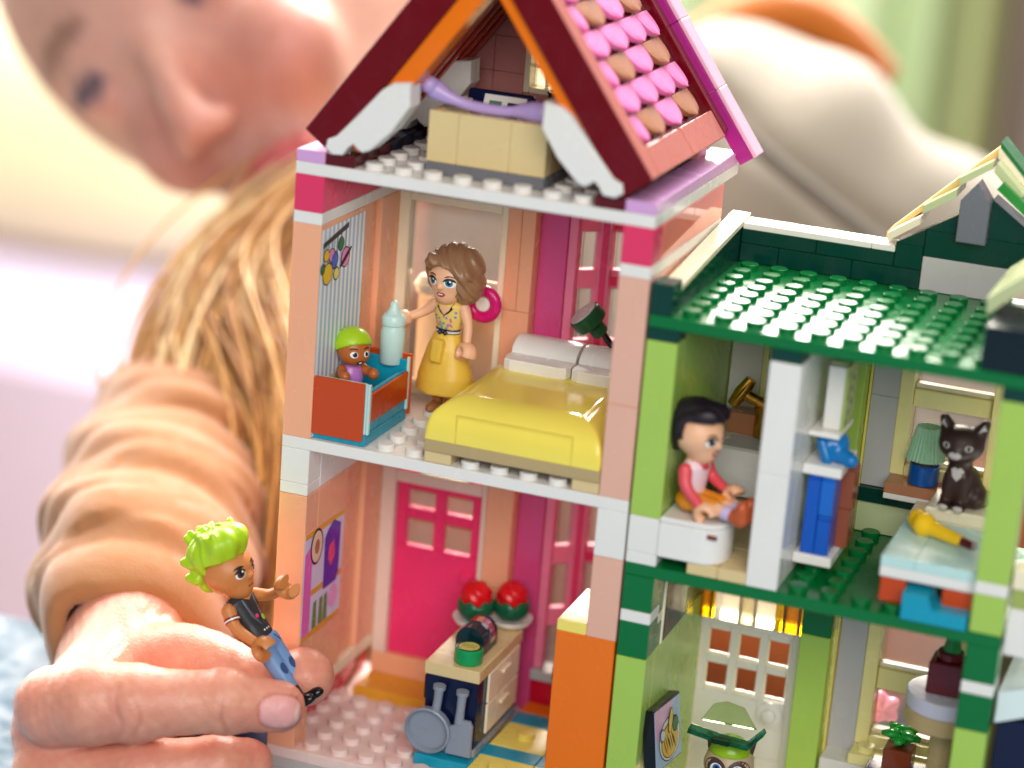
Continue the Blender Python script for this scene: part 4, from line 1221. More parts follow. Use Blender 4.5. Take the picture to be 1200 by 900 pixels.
stv = thing('toy_basin', 'lavender round toy bowl in front of the navy cabinet', 'bowl', (172, 30, -102.9))
part(stv, 'bowl', glathe([(6, -79), (9.6, -74), (10.2, -72.2), (9.2, -71.4), (2.6, -71)], (173, 26, 0), 32), plastic('lavender_grey', '#B9B2CC'), smooth=40)
part(stv, 'knob', glathe([(2.4, -71), (2.4, -68.8), (1.4, -68.8), (1.2, -70)], (173.6, 25, 0), 18), MATS['lavender_grey'], smooth=40)
part(stv, 'stand', gcyl((173, 26, -102.9), 5, 24.2, 22), MATS['lavender_grey'], smooth=40)
for i, (x, lab) in enumerate(((155.0, 'left of the leafy plant'), (174.0, 'right of the leafy plant'))):
    def fl(X, Y, Z, x=x):
        a = np.arctan2(Z + 71.5, X - x)
        return s_ell(X, Y, Z, (x, 70, -71.5), (4.6, 3.2, 4.4)) + .45 * np.cos(5 * a)
    t = thing('toy_flower', 'pink toy flower outside the window, ' + lab, 'flower', (x, 70, -112), 'pink flowers outside the window')
    part(t, 'bloom', surf(fl, (x - 6, 66, -77), (x + 6, 74, -66), .5), plastic('flower_pink', '#EE8DB6'), smooth=True)
    part(t, 'stem', gtube([(x, 70, -112), (x, 70, -74)], [1.4, 1.0], 8), GREEN, smooth=40)
# ================================================================== toy dolls and toy animals
def surf_local(fn, lo, hi, h): return surf(fn, lo, hi, h)

def head_sdf(X, Y, Z):
    d = s_ell(X, Y, Z, (0, 0.3, 38.2), (6.3, 6.1, 6.2))
    d = smin(d, s_cone(X, Y, Z, (0, -1.0, 36.6), (0, -1.9, 33.6), 5.0, 3.3), 2.2)
    d = smin(d, s_ell(X, Y, Z, (0, -6.1, 36.0), (.8, .9, .9)), .7)
    return smin(d, s_cone(X, Y, Z, (0, .4, 34), (0, .6, 29.5), 2.3, 2.3), .8)

def front(x, z, fn=head_sdf, y0=-10.0):
    x = np.asarray(x, float); z = np.asarray(z, float)
    y = np.full_like(x, y0)
    for _ in range(40):
        y = y + np.clip(fn(x, y, z), -1, 1) * .7
    return y

def decal(parent, name, poly, mat, lift, fn=head_sdf, y0=-10.0):
    P = np.array(poly, float); c = P.mean(0); n = len(P)
    rings = [c + (P - c) * t for t in (1, .66, .33)]
    pts = np.concatenate(rings + [c[None]])
    y = front(pts[:, 0], pts[:, 1], fn, y0) - lift
    V = np.stack([pts[:, 0], y, pts[:, 1]], 1)
    F = []
    for r in range(2):
        for i in range(n):
            j = (i + 1) % n
            F.append([r * n + i, r * n + j, (r + 1) * n + j, (r + 1) * n + i])
    for i in range(n):
        F.append([2 * n + i, 2 * n + (i + 1) % n, 3 * n])
    return part(parent, name, (V, F), mat, smooth=True)

def arc(cx, cz, rx, rz, a0, a1, w, n=9):
    o = [(cx + rx * math.cos(a), cz + rz * math.sin(a)) for a in np.linspace(a0, a1, n)]
    i = [(cx + (rx - w * math.sin(math.pi * k / (n - 1)) - .02) * math.cos(a), cz + (rz - w * math.sin(math.pi * k / (n - 1)) - .02) * math.sin(a)) for k, a in enumerate(np.linspace(a0, a1, n))]
    return o + i[::-1]

def face(head, iris, brow, lips, female=True):
    for s in (-1, 1):
        ex, ez = 2.65 * s, 37.3
        w = (1.55, 1.25) if female else (1.25, 1.15)
        decal(head, 'eye_white', ellipse(ex, ez, *w), EYEW, .04)
        decal(head, 'iris', ellipse(ex - .1 * s, ez + .1, .98, 1.08), iris, .07)
        decal(head, 'pupil', ellipse(ex - .1 * s, ez + .1, .55, .62), INK, .10)
        decal(head, 'eye_glint', ellipse(ex - .1 * s + .35, ez + .55, .26, .28, 10), EYEW, .13)
        decal(head, 'eyelash', arc(ex, ez - .1, w[0] + .25, w[1] + .3, .25, math.pi - .25, .45 if female else .3), INK, .12)
        bz = 39.3 if female else 39.2
        decal(head, 'eyebrow', arc(ex, bz - 1.2, 1.7, 1.3, .55, math.pi - .55, .35 if female else .75), brow, .08)
    if female:
        decal(head, 'mouth', [(-1.5, 33.95), (-.6, 34.45), (0, 34.3), (.6, 34.45), (1.5, 33.95), (.8, 33.2), (0, 33.0), (-.8, 33.2)], lips, .06)
        decal(head, 'teeth', [(-.9, 33.95), (0, 34.0), (.9, 33.95), (.5, 33.65), (-.5, 33.65)], EYEW, .1)
    else:
        decal(head, 'mouth', [(-1.1, 33.7), (0, 33.75), (1.1, 33.9), (1.0, 33.55), (0, 33.4), (-1.0, 33.45)], lips, .06)

def arm(parent, pts, skin, rad=(1.75, 1.35, 1.15), sleeve=None, grip=(0, -1, 0)):
    P = spline(pts, 5)
    rr = np.interp(np.linspace(0, 1, len(P)), np.linspace(0, 1, len(rad)), rad)
    a = part(parent, 'arm', gjoin(gtube(P, list(rr), 12), glathe([(.3, -1.7), (1.3, -1.2), (1.75, 0), (1.3, 1.2), (.3, 1.7)], P[0], 12)), sleeve or skin, smooth=50)
    d = (Vector(P[-1]) - Vector(P[-2])).normalized()
    g = Vector(grip).normalized()
    side = d.cross(g).normalized()
    g = side.cross(d).normalized()
    c = Vector(P[-1]) + d * 2.4
    A = [tuple(c + (d * -math.cos(t) + g * math.sin(t)) * 2.0) for t in np.linspace(-2.2, 2.2, 14)]
    V, F = gtube(A, 1.2, 10)
    V = [tuple(Vector(p) + side * (Vector(p) - c).dot(side) * .75) for p in V]
    part(a, 'hand', gjoin((V, F), gtube([P[-1], tuple(Vector(P[-1]) + d * .8)], [rr[-1], 1.3], 10)), skin, smooth=50)
    return a

# ---- doll in the yellow dress
D = thing('toy_doll', 'doll with short brown hair in a yellow dress, holding out the bottle', 'doll', (30.2, 38, 1.8), rot=(0, 0, math.radians(-10)))
BASE[D.name] = (0, 0, 0)
hd = part(D, 'head', surf(head_sdf, (-8, -9, 28), (8, 8, 46), .45), SKINF, smooth=True)
face(hd, plastic('iris_blue', '#3A86A8'), plastic('brow_brown', '#5A2418'), LIPS)
HAIRB = plastic('brown_hair_plastic', '#987050', .28)
def hair(X, Y, Z):
    d = s_ell(X, Y, Z, (0.4, 1.4, 40.0), (7.7, 7.2, 6.9))
    d = smin(d, s_ell(X, Y, Z, (4.6, 1.2, 36.2), (4.2, 5.2, 5.6)), 2)
    d = smin(d, s_ell(X, Y, Z, (-4.8, 2.2, 37.5), (3.4, 4.6, 4.8)), 2)
    d = smin(d, s_ell(X, Y, Z, (1.0, 5.2, 35.2), (5.2, 3.6, 4.2)), 2)
    d = smin(d, s_cone(X, Y, Z, (-3.4, -5.0, 42.6), (6.0, -3.4, 39.6), 2.0, 1.7), 1.4)
    d = d + .28 * np.sin(2.1 * X + 1.5 * Z + .5 * Y) * (Z > 33)
    cut = s_ell(X, Y, Z, (-.4, -6.6, 36.4), (5.0, 5.4, 5.3))
    return np.maximum(d, -cut)
part(D, 'hair', surf(hair, (-10, -9, 29), (11, 11, 49), .42), HAIRB, smooth=True)
def torso(X, Y, Z, w=5.0):
    k = np.interp(Z, [20, 23, 26.5, 30.2, 31.5], [3.6, 3.3, 4.1, 4.4, 2.6])
    return np.maximum(np.maximum((np.sqrt((X / k) ** 2 + (Y / (k * .66)) ** 2) - 1) * k * .66, Z - 31.2), 20 - Z)
DRESS = plastic('dress_print_yellow', '#E9C96A', .3)
to = part(D, 'torso', surf(torso, (-6, -5, 19.4), (6, 5, 32), .4), DRESS, smooth=50)
tf = lambda X, Y, Z: torso(X, Y, Z)
decal(to, 'neckline_skin', [(-2.3, 31.0), (2.3, 31.0), (2.3, 29.6), (1.2, 28.4), (0, 27.6), (-1.2, 28.4), (-2.3, 29.6)], SKINF, .06, tf, -6)
for s in (-1, 1):
    decal(to, 'neckline', [(2.3 * s, 31), (2.5 * s, 31), (2.5 * s, 29.5), (1.35 * s, 28.2), (0, 27.3), (0, 27.6), (1.2 * s, 28.4), (2.3 * s, 29.6)], INK, .1, tf, -6)
for i in range(34):
    x = -3.2 + 6.4 * rng.random(); z = 23.6 + 6.2 * rng.random()
    if abs(x) < 2.4 and z > 27.2: continue
    decal(to, 'dress_dot', ellipse(x, z, .36, .36, 8), [plastic('dot_teal', '#4FA9A6'), plastic('dot_pink', '#D9739A'), plastic('dot_blue', '#6E8FC4')][i % 3], .08, tf, -6)
part(to, 'belt', glathe([(3.5, 22.1), (3.62, 22.3), (3.62, 23.3), (3.5, 23.5)], (0, 0, 0), 26), NAVY, smooth=40).scale = (1, .74, 1)
part(to, 'belt_stripe', glathe([(3.64, 22.5), (3.69, 22.55), (3.69, 23.0), (3.64, 23.05)], (0, 0, 0), 26), PALEGREY, smooth=40).scale = (1, .745, 1)
for s in (-1, 1):
    part(to, 'bow', gtube([(0, -2.75, 22.7), (.9 * s, -3.1, 23.2), (1.5 * s, -2.9, 22.7), (.9 * s, -3.1, 22.2), (0, -2.75, 22.7)], .25, 6), NAVY, smooth=True)
def skirt(X, Y, Z):
    k = np.interp(Z, [5.4, 10, 18, 22.2], [8.4, 7.9, 5.6, 3.7])
    a = np.arctan2(Y, X)
    r = np.sqrt((X / k) ** 2 + (Y / (k * .8)) ** 2) + .012 * np.cos(a * 5)
    d = (r - 1) * k * .8
    pl = s_box(X, Y, Z, (0, -4.9 - (19 - Z) * .19, 18.0), (1.7, 1.0, 3.1), .5)
    return np.maximum(np.maximum(smin(d, pl, .4), Z - 22.4), 5.6 - Z)
part(D, 'skirt', surf(skirt, (-9.5, -8.5, 5), (9.5, 8.5, 23), .5), plastic('dress_yellow', '#E6BE48', .3), smooth=50)
for s in (-1, 1):
    lg = part(D, 'leg', gjoin(gtube([(1.9 * s, .3, 6.5), (1.9 * s, .2, 2.2)], [1.7, 1.45], 12)), SKINM, smooth=50)
    def shoe(X, Y, Z, s=s):
        return np.maximum(smin(s_ell(X, Y, Z, (1.95 * s, -1.5, .6), (1.75, 3.4, 1.9)), s_ell(X, Y, Z, (1.95 * s, .3, 1.4), (1.6, 1.6, 1.8)), .5), -Z - 0)
    part(lg, 'shoe', surf(shoe, (-4.4, -6, -.8), (4.4, 3, 4), .4), plastic('sandal_brown', '#A06A40', .4), smooth=50)
arm(D, [(-4.4, 0, 29.4), (-7.6, -.6, 26.6), (-10.6, -3.4, 25.0)], SKINF, grip=(0, -1, .2))
arm(D, [(4.4, .2, 29.4), (6.3, -.4, 25.4), (7.4, -2.2, 20.6)], SKINF, grip=(1, -.6, 0))

# ---- baby doll in the crib
B = thing('toy_baby', 'baby doll with lime cap and lilac top sitting in the crib', 'doll', (11.8, 16.5, 8.3), rot=(0, 0, math.radians(52)))
def bhead(X, Y, Z):
    d = s_ell(X, Y, Z, (0, 0, 13.4), (4.5, 4.3, 4.4))
    return smin(d, s_ell(X, Y, Z, (0, -1.4, 11.4), (3.6, 3.0, 2.4)), 1.2)
hd = part(B, 'head', surf(bhead, (-6, -6, 8), (6, 6, 19), .4), SKIND, smooth=True)
bf = bhead
for s in (-1, 1):
    decal(hd, 'eye_white', ellipse(1.85 * s, 12.7, 1.0, .85), EYEW, .04, bf, -7); decal(hd, 'pupil', ellipse(1.95 * s if s > 0 else -1.65, 12.75, .6, .68), INK, .08, bf, -7)
    decal(hd, 'eye_glint', ellipse(2.1 * s, 13.2, .25, .25, 8), EYEW, .12, bf, -7)
    decal(hd, 'eyebrow', arc(1.9 * s, 13.0, 1.5, 1.5, .7, math.pi - .7, .35), plastic('brow_dark', '#3A1A10'), .06, bf, -7)
decal(hd, 'dummy', ellipse(0, 10.4, 1.0, .62), plastic('dummy_grey', '#2C2A30'), .1, bf, -7); decal(hd, 'dummy_ring', ellipse(0, 10.4, .5, .3), EYEW, .16, bf, -7)
def cap(X, Y, Z):
    d = s_ell(X, Y, Z, (0, .5, 14.2), (5.2, 5.0, 4.9))
    return np.maximum(d, -(Z - 13.8 + (Y + 1) * .55))
part(B, 'cap', surf(cap, (-7, -7, 9), (7, 7, 21), .4), LIMEHAIR, smooth=50)
part(B, 'torso', surf(lambda X, Y, Z: s_ell(X, Y, Z, (0, .3, 5.2), (3.4, 2.9, 4.6)), (-5, -5, 0), (5, 5, 11), .45), plastic('lilac_top', '#B877C6', .3), smooth=True)
for s in (-1, 1):
    part(B, 'arm', surf(lambda X, Y, Z, s=s: smin(s_cone(X, Y, Z, (3.0 * s, 0, 7.6), (4.2 * s, -2.6, 6.8), 1.4, 1.3), s_ell(X, Y, Z, (4.3 * s, -4.0, 6.9), (1.5, 1.6, 1.6)), .5), (-7, -7, 4), (7, 3, 11), .4), SKIND, smooth=True)

# ---- doll held in the hand
Mb = Matrix.Rotation(math.radians(-40), 4, 'Y') @ Matrix.Rotation(math.radians(80), 4, 'Z')
K = thing('toy_doll', 'doll with spiky lime hair, black vest and blue jeans, pinched in the hand', 'doll', (18.8, -17.2, -66.6), rot=Mb.to_euler())
K.scale = (1.1, 1.1, 1.1)
def bhead2(X, Y, Z):
    return np.maximum(head_sdf(X, Y, Z), -1e9)
hd = part(K, 'head', surf(head_sdf, (-8, -9, 28), (8, 8, 46), .42), SKINM, smooth=True)
face(hd, plastic('iris_brown', '#5A3A22'), INK, plastic('mouth_brown', '#8A4526'), False)
def spikes(X, Y, Z):
    d = s_ell(X, Y, Z, (0, 1.8, 42.6), (7.2, 7.0, 5.6))
    d = smin(d, s_ell(X, Y, Z, (0, -2.2, 45.2), (6.2, 5.0, 3.8)), 1.5)
    d = smin(d, s_ell(X, Y, Z, (0, 5.4, 38.4), (5.0, 2.6, 5.6)), 1.5)
    for i in range(26):
        a = i * 2.4; r = 1.3 + 4.6 * (i % 7) / 6
        p = (r * math.cos(a), 1 + r * math.sin(a) * .95, 45.8 - r * .16 + (i % 3) * .4)
        q = (p[0] * 1.16, p[1] * 1.1 + .9, p[2] + 2.6)
        d = smin(d, s_cone(X, Y, Z, p, q, 1.5, .75), .55)
    for i in range(10):
        d = smin(d, s_cone(X, Y, Z, (-5 + 10 * (i % 5) / 4, 5.6, 42 - 4 * (i // 5)), (-5.2 + 10.4 * (i % 5) / 4, 7.6, 42.6 - 4.0 * (i // 5)), 1.7, 1.0), .5)
    d = d + .22 * np.sin(2.6 * np.arctan2(Y - 1, X) * 4)
    cut = s_box(X, Y, Z, (0, -4.6, 36.2), (8, 6.2, 5.0), 1.0)
    return np.maximum(d, -cut)
hh = part(K, 'hair', surf(spikes, (-9, -9, 31), (9, 11, 51), .42), LIMEHAIR, smooth=True)
for o_ in (hd, hh):
    Rh = Matrix.Rotation(math.radians(20), 3, 'X'); pv = Vector((0, .4, 30.5)) * S
    o_.rotation_euler = Rh.to_euler(); o_.location = pv - Rh @ pv
def torso2(X, Y, Z):
    k = np.interp(Z, [19, 23, 29.6, 31.5], [3.5, 3.7, 4.7, 3.0])
    return np.maximum(np.maximum((np.sqrt((X / k) ** 2 + (Y / (k * .66)) ** 2) - 1) * k * .66, Z - 31.2), 19 - Z)
VEST = plastic('vest_charcoal', '#2C2D33', .4)
to = part(K, 'torso', surf(torso2, (-6, -5, 18.4), (6, 5, 32), .4), VEST, smooth=50)
decal(to, 'neck_skin', [(-1.7, 31), (1.7, 31), (1.4, 29.4), (0, 28.6), (-1.4, 29.4)], SKINM, .05, torso2, -6)
for s in (-1, 1):
    decal(to, 'lapel', [(1.7 * s, 31), (2.6 * s, 31), (2.0 * s, 25), (.5 * s, 22), (.2 * s, 22), (1.4 * s, 26)], plastic('lapel_grey', '#55565E'), .06, torso2, -6)
decal(to, 'badge', ellipse(1.7, 23.4, .8, .8, 12), LIMEHAIR, .1, torso2, -6); decal(to, 'badge', ellipse(-.4, 24.4, .5, .5, 10), ROSE, .1, torso2, -6)
for i in range(3): decal(to, 'button', ellipse(-.6 + .9 * i, 20.6, .25, .25, 8), EYEW, .1, torso2, -6)
JEANS = plastic('jeans_blue', '#6E93C2', .4)
def legs(X, Y, Z):
    d = s_cone(X, Y, Z, (-1.75, 0, 18), (-1.75, 0, 4), 2.35, 1.9)
    d = smin(d, s_cone(X, Y, Z, (1.75, 0, 18), (1.75, 0, 4), 2.35, 1.9), .5)
    return np.maximum(smin(d, s_ell(X, Y, Z, (0, 0, 17.6), (3.9, 2.7, 2.6)), .6), Z - 19.4)
lg = part(K, 'legs', surf(legs, (-6, -5, 1), (6, 5, 21), .4), JEANS, smooth=True)
for s in (-1, 1):
    part(lg, 'pocket', gtube([(1.0 * s, -2.7, 18.4), (2.3 * s, -2.4, 16.6), (3.5 * s, -1.2, 16.2)], .16, 6), plastic('jeans_dark', '#2F4E80', .4), smooth=True)
    decal(lg, 'knee_patch', ellipse(1.8 * s, 10.4, 1.0, 1.5), MATS['jeans_dark'], .06, legs, -6)
    part(K, 'boot', surf(lambda X, Y, Z, s=s: np.maximum(smin(s_cone(X, Y, Z, (1.8 * s, 0, 4.6), (1.8 * s, 0, 1.6), 2.15, 2.1), s_ell(X, Y, Z, (1.8 * s, -1.8, 1.0), (2.0, 3.2, 1.7)), .5), -Z), (-5.5, -7, -1), (5.5, 4, 7), .45), BLACK, smooth=50)
arm(K, [(4.9, .2, 29.2), (5.9, -3.8, 26.8), (4.2, -9.8, 26.4)], SKINM, (1.8, 1.4, 1.2), grip=(-.4, 0, 1))
la = arm(K, [(-4.9, 0, 29.2), (-6.4, -.4, 24.6), (-6.6, -3.4, 19.2)], SKINM, (1.9, 1.5, 1.25), grip=(0, -1, -.4))
part(la, 'arm_band', gtube([(-5.6, -.1, 27.2), (-6.0, -.15, 26.2)], [2.0, 1.9], 14), plastic('band_red', '#7E2323'), smooth=40)
part(la, 'arm_band', gtube([(-5.78, -.12, 26.8), (-5.88, -.14, 26.5)], [2.04, 2.0], 14), EYEW, smooth=40)

# ---- seated doll in the bathroom
Q = thing('toy_doll', 'doll with dark hair, coral top and orange trousers sitting in the bathroom', 'doll', (110.6, 7.2, -19.0), rot=(0, 0, math.radians(72)))
hd = part(Q, 'head', surf(head_sdf, (-8, -9, 28), (8, 8, 46), .5), SKINF, smooth=True)
face(hd, plastic('iris_brown', '#5A3A22'), INK, LIPS, True)
def bob(X, Y, Z):
    d = s_ell(X, Y, Z, (0, 1.6, 40.4), (7.4, 7.2, 6.4))
    d = smin(d, s_ell(X, Y, Z, (0, -3.4, 43.6), (5.6, 3.4, 2.6)), 1.5)
    d = smin(d, s_ell(X, Y, Z, (0, 5, 36.6), (5.6, 3.2, 4.2)), 1.5) + .22 * np.sin(X * 2.2 + Y * 1.2)
    return np.maximum(d, -s_box(X, Y, Z, (0, -5.4, 36.2), (9, 6.2, 6.0), 1.2))
part(Q, 'hair', surf(bob, (-10, -10, 30), (10, 10, 50), .5), plastic('dark_hair_plastic', '#1F1520', .35), smooth=True)
to = part(Q, 'torso', surf(torso2, (-6, -5, 18.4), (6, 5, 32), .45), plastic('shirt_white_pink', '#EFD5DC', .35), smooth=50)
decal(to, 'collar', [(-2.6, 31), (2.6, 31), (1.6, 29.4), (0, 28.8), (-1.6, 29.4)], plastic('coral_red', '#D94A52'), .06, torso2, -6)
def seat_legs(X, Y, Z):
    d = s_ell(X, Y, Z, (0, .4, 20.4), (4.5, 3.9, 3.1))
    for s in (-1.9, 1.9):
        d = smin(d, s_cone(X, Y, Z, (s, 0, 20.6), (s, -7.2, 20.8), 2.6, 2.2), .5)
    return d
part(Q, 'trousers', surf(seat_legs, (-7, -11, 15), (7, 6, 25), .45), plastic('trouser_orange', '#E08A1E', .35), smooth=True)
for s in (-1, 1):
    lg = part(Q, 'leg', gtube([(1.9 * s, -8, 20.6), (1.9 * s, -13.5, 20.0)], [1.9, 1.6], 12), SKINF, smooth=50)
    part(lg, 'sock', gtube([(1.9 * s, -10.8, 20.3), (1.9 * s, -13.6, 20.0)], [1.95, 1.8], 12), plastic('sock_lilac', '#C9B8DC', .5), smooth=40)
    part(lg, 'shoe', surf(lambda X, Y, Z, s=s: smin(s_cone(X, Y, Z, (1.9 * s, -13.8, 20), (1.9 * s, -15.6, 19.6), 2.0, 2.0), s_ell(X, Y, Z, (1.9 * s, -15.8, 21.8), (1.9, 1.7, 3.0)), .5), (-5, -19, 16), (5, -11, 27), .45), plastic('shoe_rust', '#B8552A', .35), smooth=True)
for s in (-1, 1):
    arm(Q, [(4.6 * s, .2, 29.2), (5.9 * s, -1.4, 25.4), (4.4 * s, -5.0 - (2.4 if s > 0 else 0), 23.4 if s > 0 else 20.9)], SKINF, (1.9, 1.6, 1.3), sleeve=plastic('coral_sleeve', '#E2525C', .35), grip=(0, -.3, 1))

# ---- brown cat on the bed
CT = thing('toy_cat', 'dark brown toy cat with grey chest patch sitting on the day bed pillow', 'cat', (172, 40, 1.65), rot=(0, 0, math.radians(-2)))
def cat(X, Y, Z):
    d = s_ell(X, Y, Z, (0, 1.5, 5.2), (5.0, 5.4, 5.4))
    d = smin(d, s_cone(X, Y, Z, (-.4, -1.2, 4), (-.6, -1.8, 12.4), 3.6, 3.0), 2)
    d = smin(d, s_ell(X, Y, Z, (-.8, -2.2, 17.0), (5.9, 5.0, 4.7)), 1.2)
    d = smin(d, s_ell(X, Y, Z, (-1.2, -6.0, 15.2), (2.6, 2.0, 1.9)), 1.0)
    for s in (-1, 1):
        d = smin(d, s_cone(X, Y, Z, (-.6 + 1.7 * s, -3.4, 8.5), (-.8 + 1.9 * s, -4.2, 1.2), 1.7, 1.5), .6)
        d = smin(d, s_ell(X, Y, Z, (-.8 + 1.9 * s, -5.4, .9), (1.7, 2.4, 1.3)), .5)
        d = smin(d, s_cone(X, Y, Z, (-.8 + 3.8 * s, -1.4, 19.8), (-.8 + 5.2 * s, -1.4, 22.6), 2.3, 1.3), .8)
    d = smin(d, s_ell(X, Y, Z, (4.2, 0, 3), (2.8, 4.4, 3.2)), 1.0)
    d = smin(d, s_cone(X, Y, Z, (3.5, 6, 1.4), (6.4, 1.0, 1.4), 1.3, 1.2), .8)
    return np.maximum(d, -Z)
CB = plastic('cat_brown', '#3A2422', .38)
cb = part(CT, 'body', surf(cat, (-9, -9, -1), (9, 9, 26), .48), CB, smooth=True)
CP = plastic('cat_patch_grey', '#C9C2BE', .4)
decal(cb, 'chest_patch', [(-2.2, 10.6), (-1.2, 11.3), (-.6, 10.9), (.3, 11.3), (1.2, 10.4), (.6, 8.8), (-.5, 7.6), (-1.6, 8.8)], CP, .1, cat, -9)
decal(cb, 'muzzle_patch', ellipse(-1.2, 15.1, 1.7, .95), CP, .06, cat, -10); decal(cb, 'nose', [(-1.7, 16.2), (-.7, 16.2), (-1.2, 15.6)], INK, .12, cat, -10)
for s in (-1, 1):
    decal(cb, 'ear_inside', [(-.8 + 4.0 * s, 20.8), (-.8 + 5.2 * s, 22.9), (-.8 + 6.0 * s, 21.4)], CP, .1, cat, -9)
    decal(cb, 'eye', ellipse(-1.0 + 2.9 * s, 17.2, .95, .8), CP, .06, cat, -10); decal(cb, 'pupil', ellipse(-1.0 + 2.9 * s, 17.2, .45, .6), INK, .1, cat, -10)
    decal(cb, 'paw', ellipse(-.8 + 1.9 * s, 1.0, 1.3, .8), CP, .08, cat, -10)

# ---- small cat with lime helmet at the cat flap
Z0 = -102.9
SC = thing('toy_cat', 'beige and brown toy cat with lime helmet in the grey door flap', 'cat', (122.4, 30, Z0), rot=(0, 0, math.radians(8)))
def cat2(X, Y, Z):
    d = s_ell(X, Y, Z, (0, 1, 8), (5.2, 5.6, 8.4))
    d = smin(d, s_ell(X, Y, Z, (0, -1.6, 24.4), (6.8, 5.6, 5.6)), 2.0)
    for s in (-1, 1):
        d = smin(d, s_cone(X, Y, Z, (3.9 * s, 0, 27.4), (5.8 * s, .2, 31.0), 2.2, .8), .8)
    d = smin(d, s_ell(X, Y, Z, (0, -6.4, 22.2), (2.4, 1.8, 1.7)), .8)
    return np.maximum(d, -Z)
cb = part(SC, 'body', surf(cat2, (-9, -10, -1), (9, 9, 33), .6), plastic('cat_beige', '#B9A183', .4), smooth=True)
for s in (-1, 1):
    decal(cb, 'face_patch', ellipse(3.1 * s, 24.6, 3.0, 2.9), plastic('cat_patch_brown', '#4A3530', .4), .05, cat2, -11)
    decal(cb, 'eye', ellipse(2.8 * s, 24.6, 1.7, 1.7), EYEW, .1, cat2, -11); decal(cb, 'iris', ellipse(2.7 * s, 24.9, 1.15, 1.2), plastic('iris_bright_blue', '#2F6FC0'), .14, cat2, -11); decal(cb, 'pupil', ellipse(2.7 * s, 25.0, .6, .7), INK, .18, cat2, -11)
    part(cb, 'ear', surf(lambda X, Y, Z, s=s: s_cone(X, Y, Z, (4.4 * s, 0, 28), (6.2 * s, .2, 31.6), 1.9, .7), (-9, -4, 25), (9, 4, 34), .5), MATS['cat_patch_brown'], smooth=True)
decal(cb, 'nose', [(-.6, 22.6), (.6, 22.6), (0, 21.8)], INK, .12, cat2, -11)
part(SC, 'helmet', surf(lambda X, Y, Z: np.maximum(s_ell(X, Y, Z, (0, -1.2, 27.4), (5.6, 5.2, 5.2)), -(Z - 27.8)), (-8, -8, 25), (8, 6, 35), .5), plastic('helmet_lime', '#8FB81C', .25), smooth=50)
gl = thing('toy_visor', 'teal see-through bent visor plate above the lime helmet', 'visor', (120.5, 27, -71.5))
part(gl, 'plate', gprism([(112.4, -67.2), (119.8, -68.2), (128.4, -68.6), (132.2, -64.0), (132.8, -65.0), (128.8, -70.0), (119.6, -69.6), (112.2, -68.6)], 'y', 20.5, 24, .2), TEALGL)
part(gl, 'clip', gjoin(gbox(119, 124, 19.4, 22, -69.6, -68.2, .3)), TEALGL)
part(gl, 'back_panel', gprism([(112.6, -69.9), (115.6, -64.6), (119, -63.2), (124, -64.0), (128, -69.4)], 'y', 33.1, 34, .2), clear('pale_lime_clear', '#E4F0D0', .88))
# ================================================================== the child behind the houses
PB = (0, 300, -800)
PR = thing('person', 'child in tan top and pale jumper leaning in, pinching the lime-haired doll', 'person', PB)
SKIN = vertex_colour('skin', 0.42, 0.3, 0.14, 1100)

# ---- hand
HI = [(-38.2, -48.6, -67.6), (-27.5, -48.4, -64.0), (-15.8, -45.6, -62.8), (4.7, -36.9, -61.0), (16.8, -30.2, -62.4)]
HIr = [10.6, 10.6, 9.2, 7.7, 6.7]
HM = [(-39.8, -46.4, -88.0), (-14.6, -44.6, -82.6), (2.9, -36.1, -80.2), (8.6, -30.4, -80.6)]
HMr = [10.6, 8.8, 7.6, 6.8]
HRg = [(-36.1, -43.9, -103.5), (-13.7, -43.4, -99), (1.5, -29.3, -98.6)]
HT = [(-40.0, -8.0, -76.0), (-25.0, -11.0, -69.2), (-10.0, -10.6, -67.4), (3.4, -9.8, -66.6), (14.0, -9.2, -62.6)]
HTr = [12.5, 11.2, 9.0, 7.0, 7.3]
def chain(X, Y, Z, P, r, k=2.0):
    d = None
    for i in range(len(P) - 1):
        c = s_cone(X, Y, Z, P[i], P[i + 1], r[i], r[i + 1])
        d = c if d is None else smin(d, c, k)
    return d
nail_c = np.array((19.8, -36.0, -61.2)); nail_n = np.array((0.36, -0.90, 0.24)); nail_n /= np.linalg.norm(nail_n)
nail_a = np.array(HI[4]) - np.array(HI[3]); nail_a -= nail_n * (nail_a @ nail_n); nail_a /= np.linalg.norm(nail_a)
nail_b = np.cross(nail_n, nail_a)
def nail_ell(X, Y, Z, grow=1.0):
    dx, dy, dz = X - nail_c[0], Y - nail_c[1], Z - nail_c[2]
    a = dx * nail_a[0] + dy * nail_a[1] + dz * nail_a[2]
    b = dx * nail_b[0] + dy * nail_b[1] + dz * nail_b[2]
    n = dx * nail_n[0] + dy * nail_n[1] + dz * nail_n[2]
    e = (np.abs((a + .2) / (5.0 * grow)) ** 2.6 + np.abs(b / (4.3 * grow)) ** 2.6)
    return np.where(n > -5.5, e, 9.0), a, b
def along(X, Y, Z, A, B):
    A = np.array(A); B = np.array(B); d = B - A; L = np.linalg.norm(d); d /= L
    return (X - A[0]) * d[0] + (Y - A[1]) * d[1] + (Z - A[2]) * d[2], L
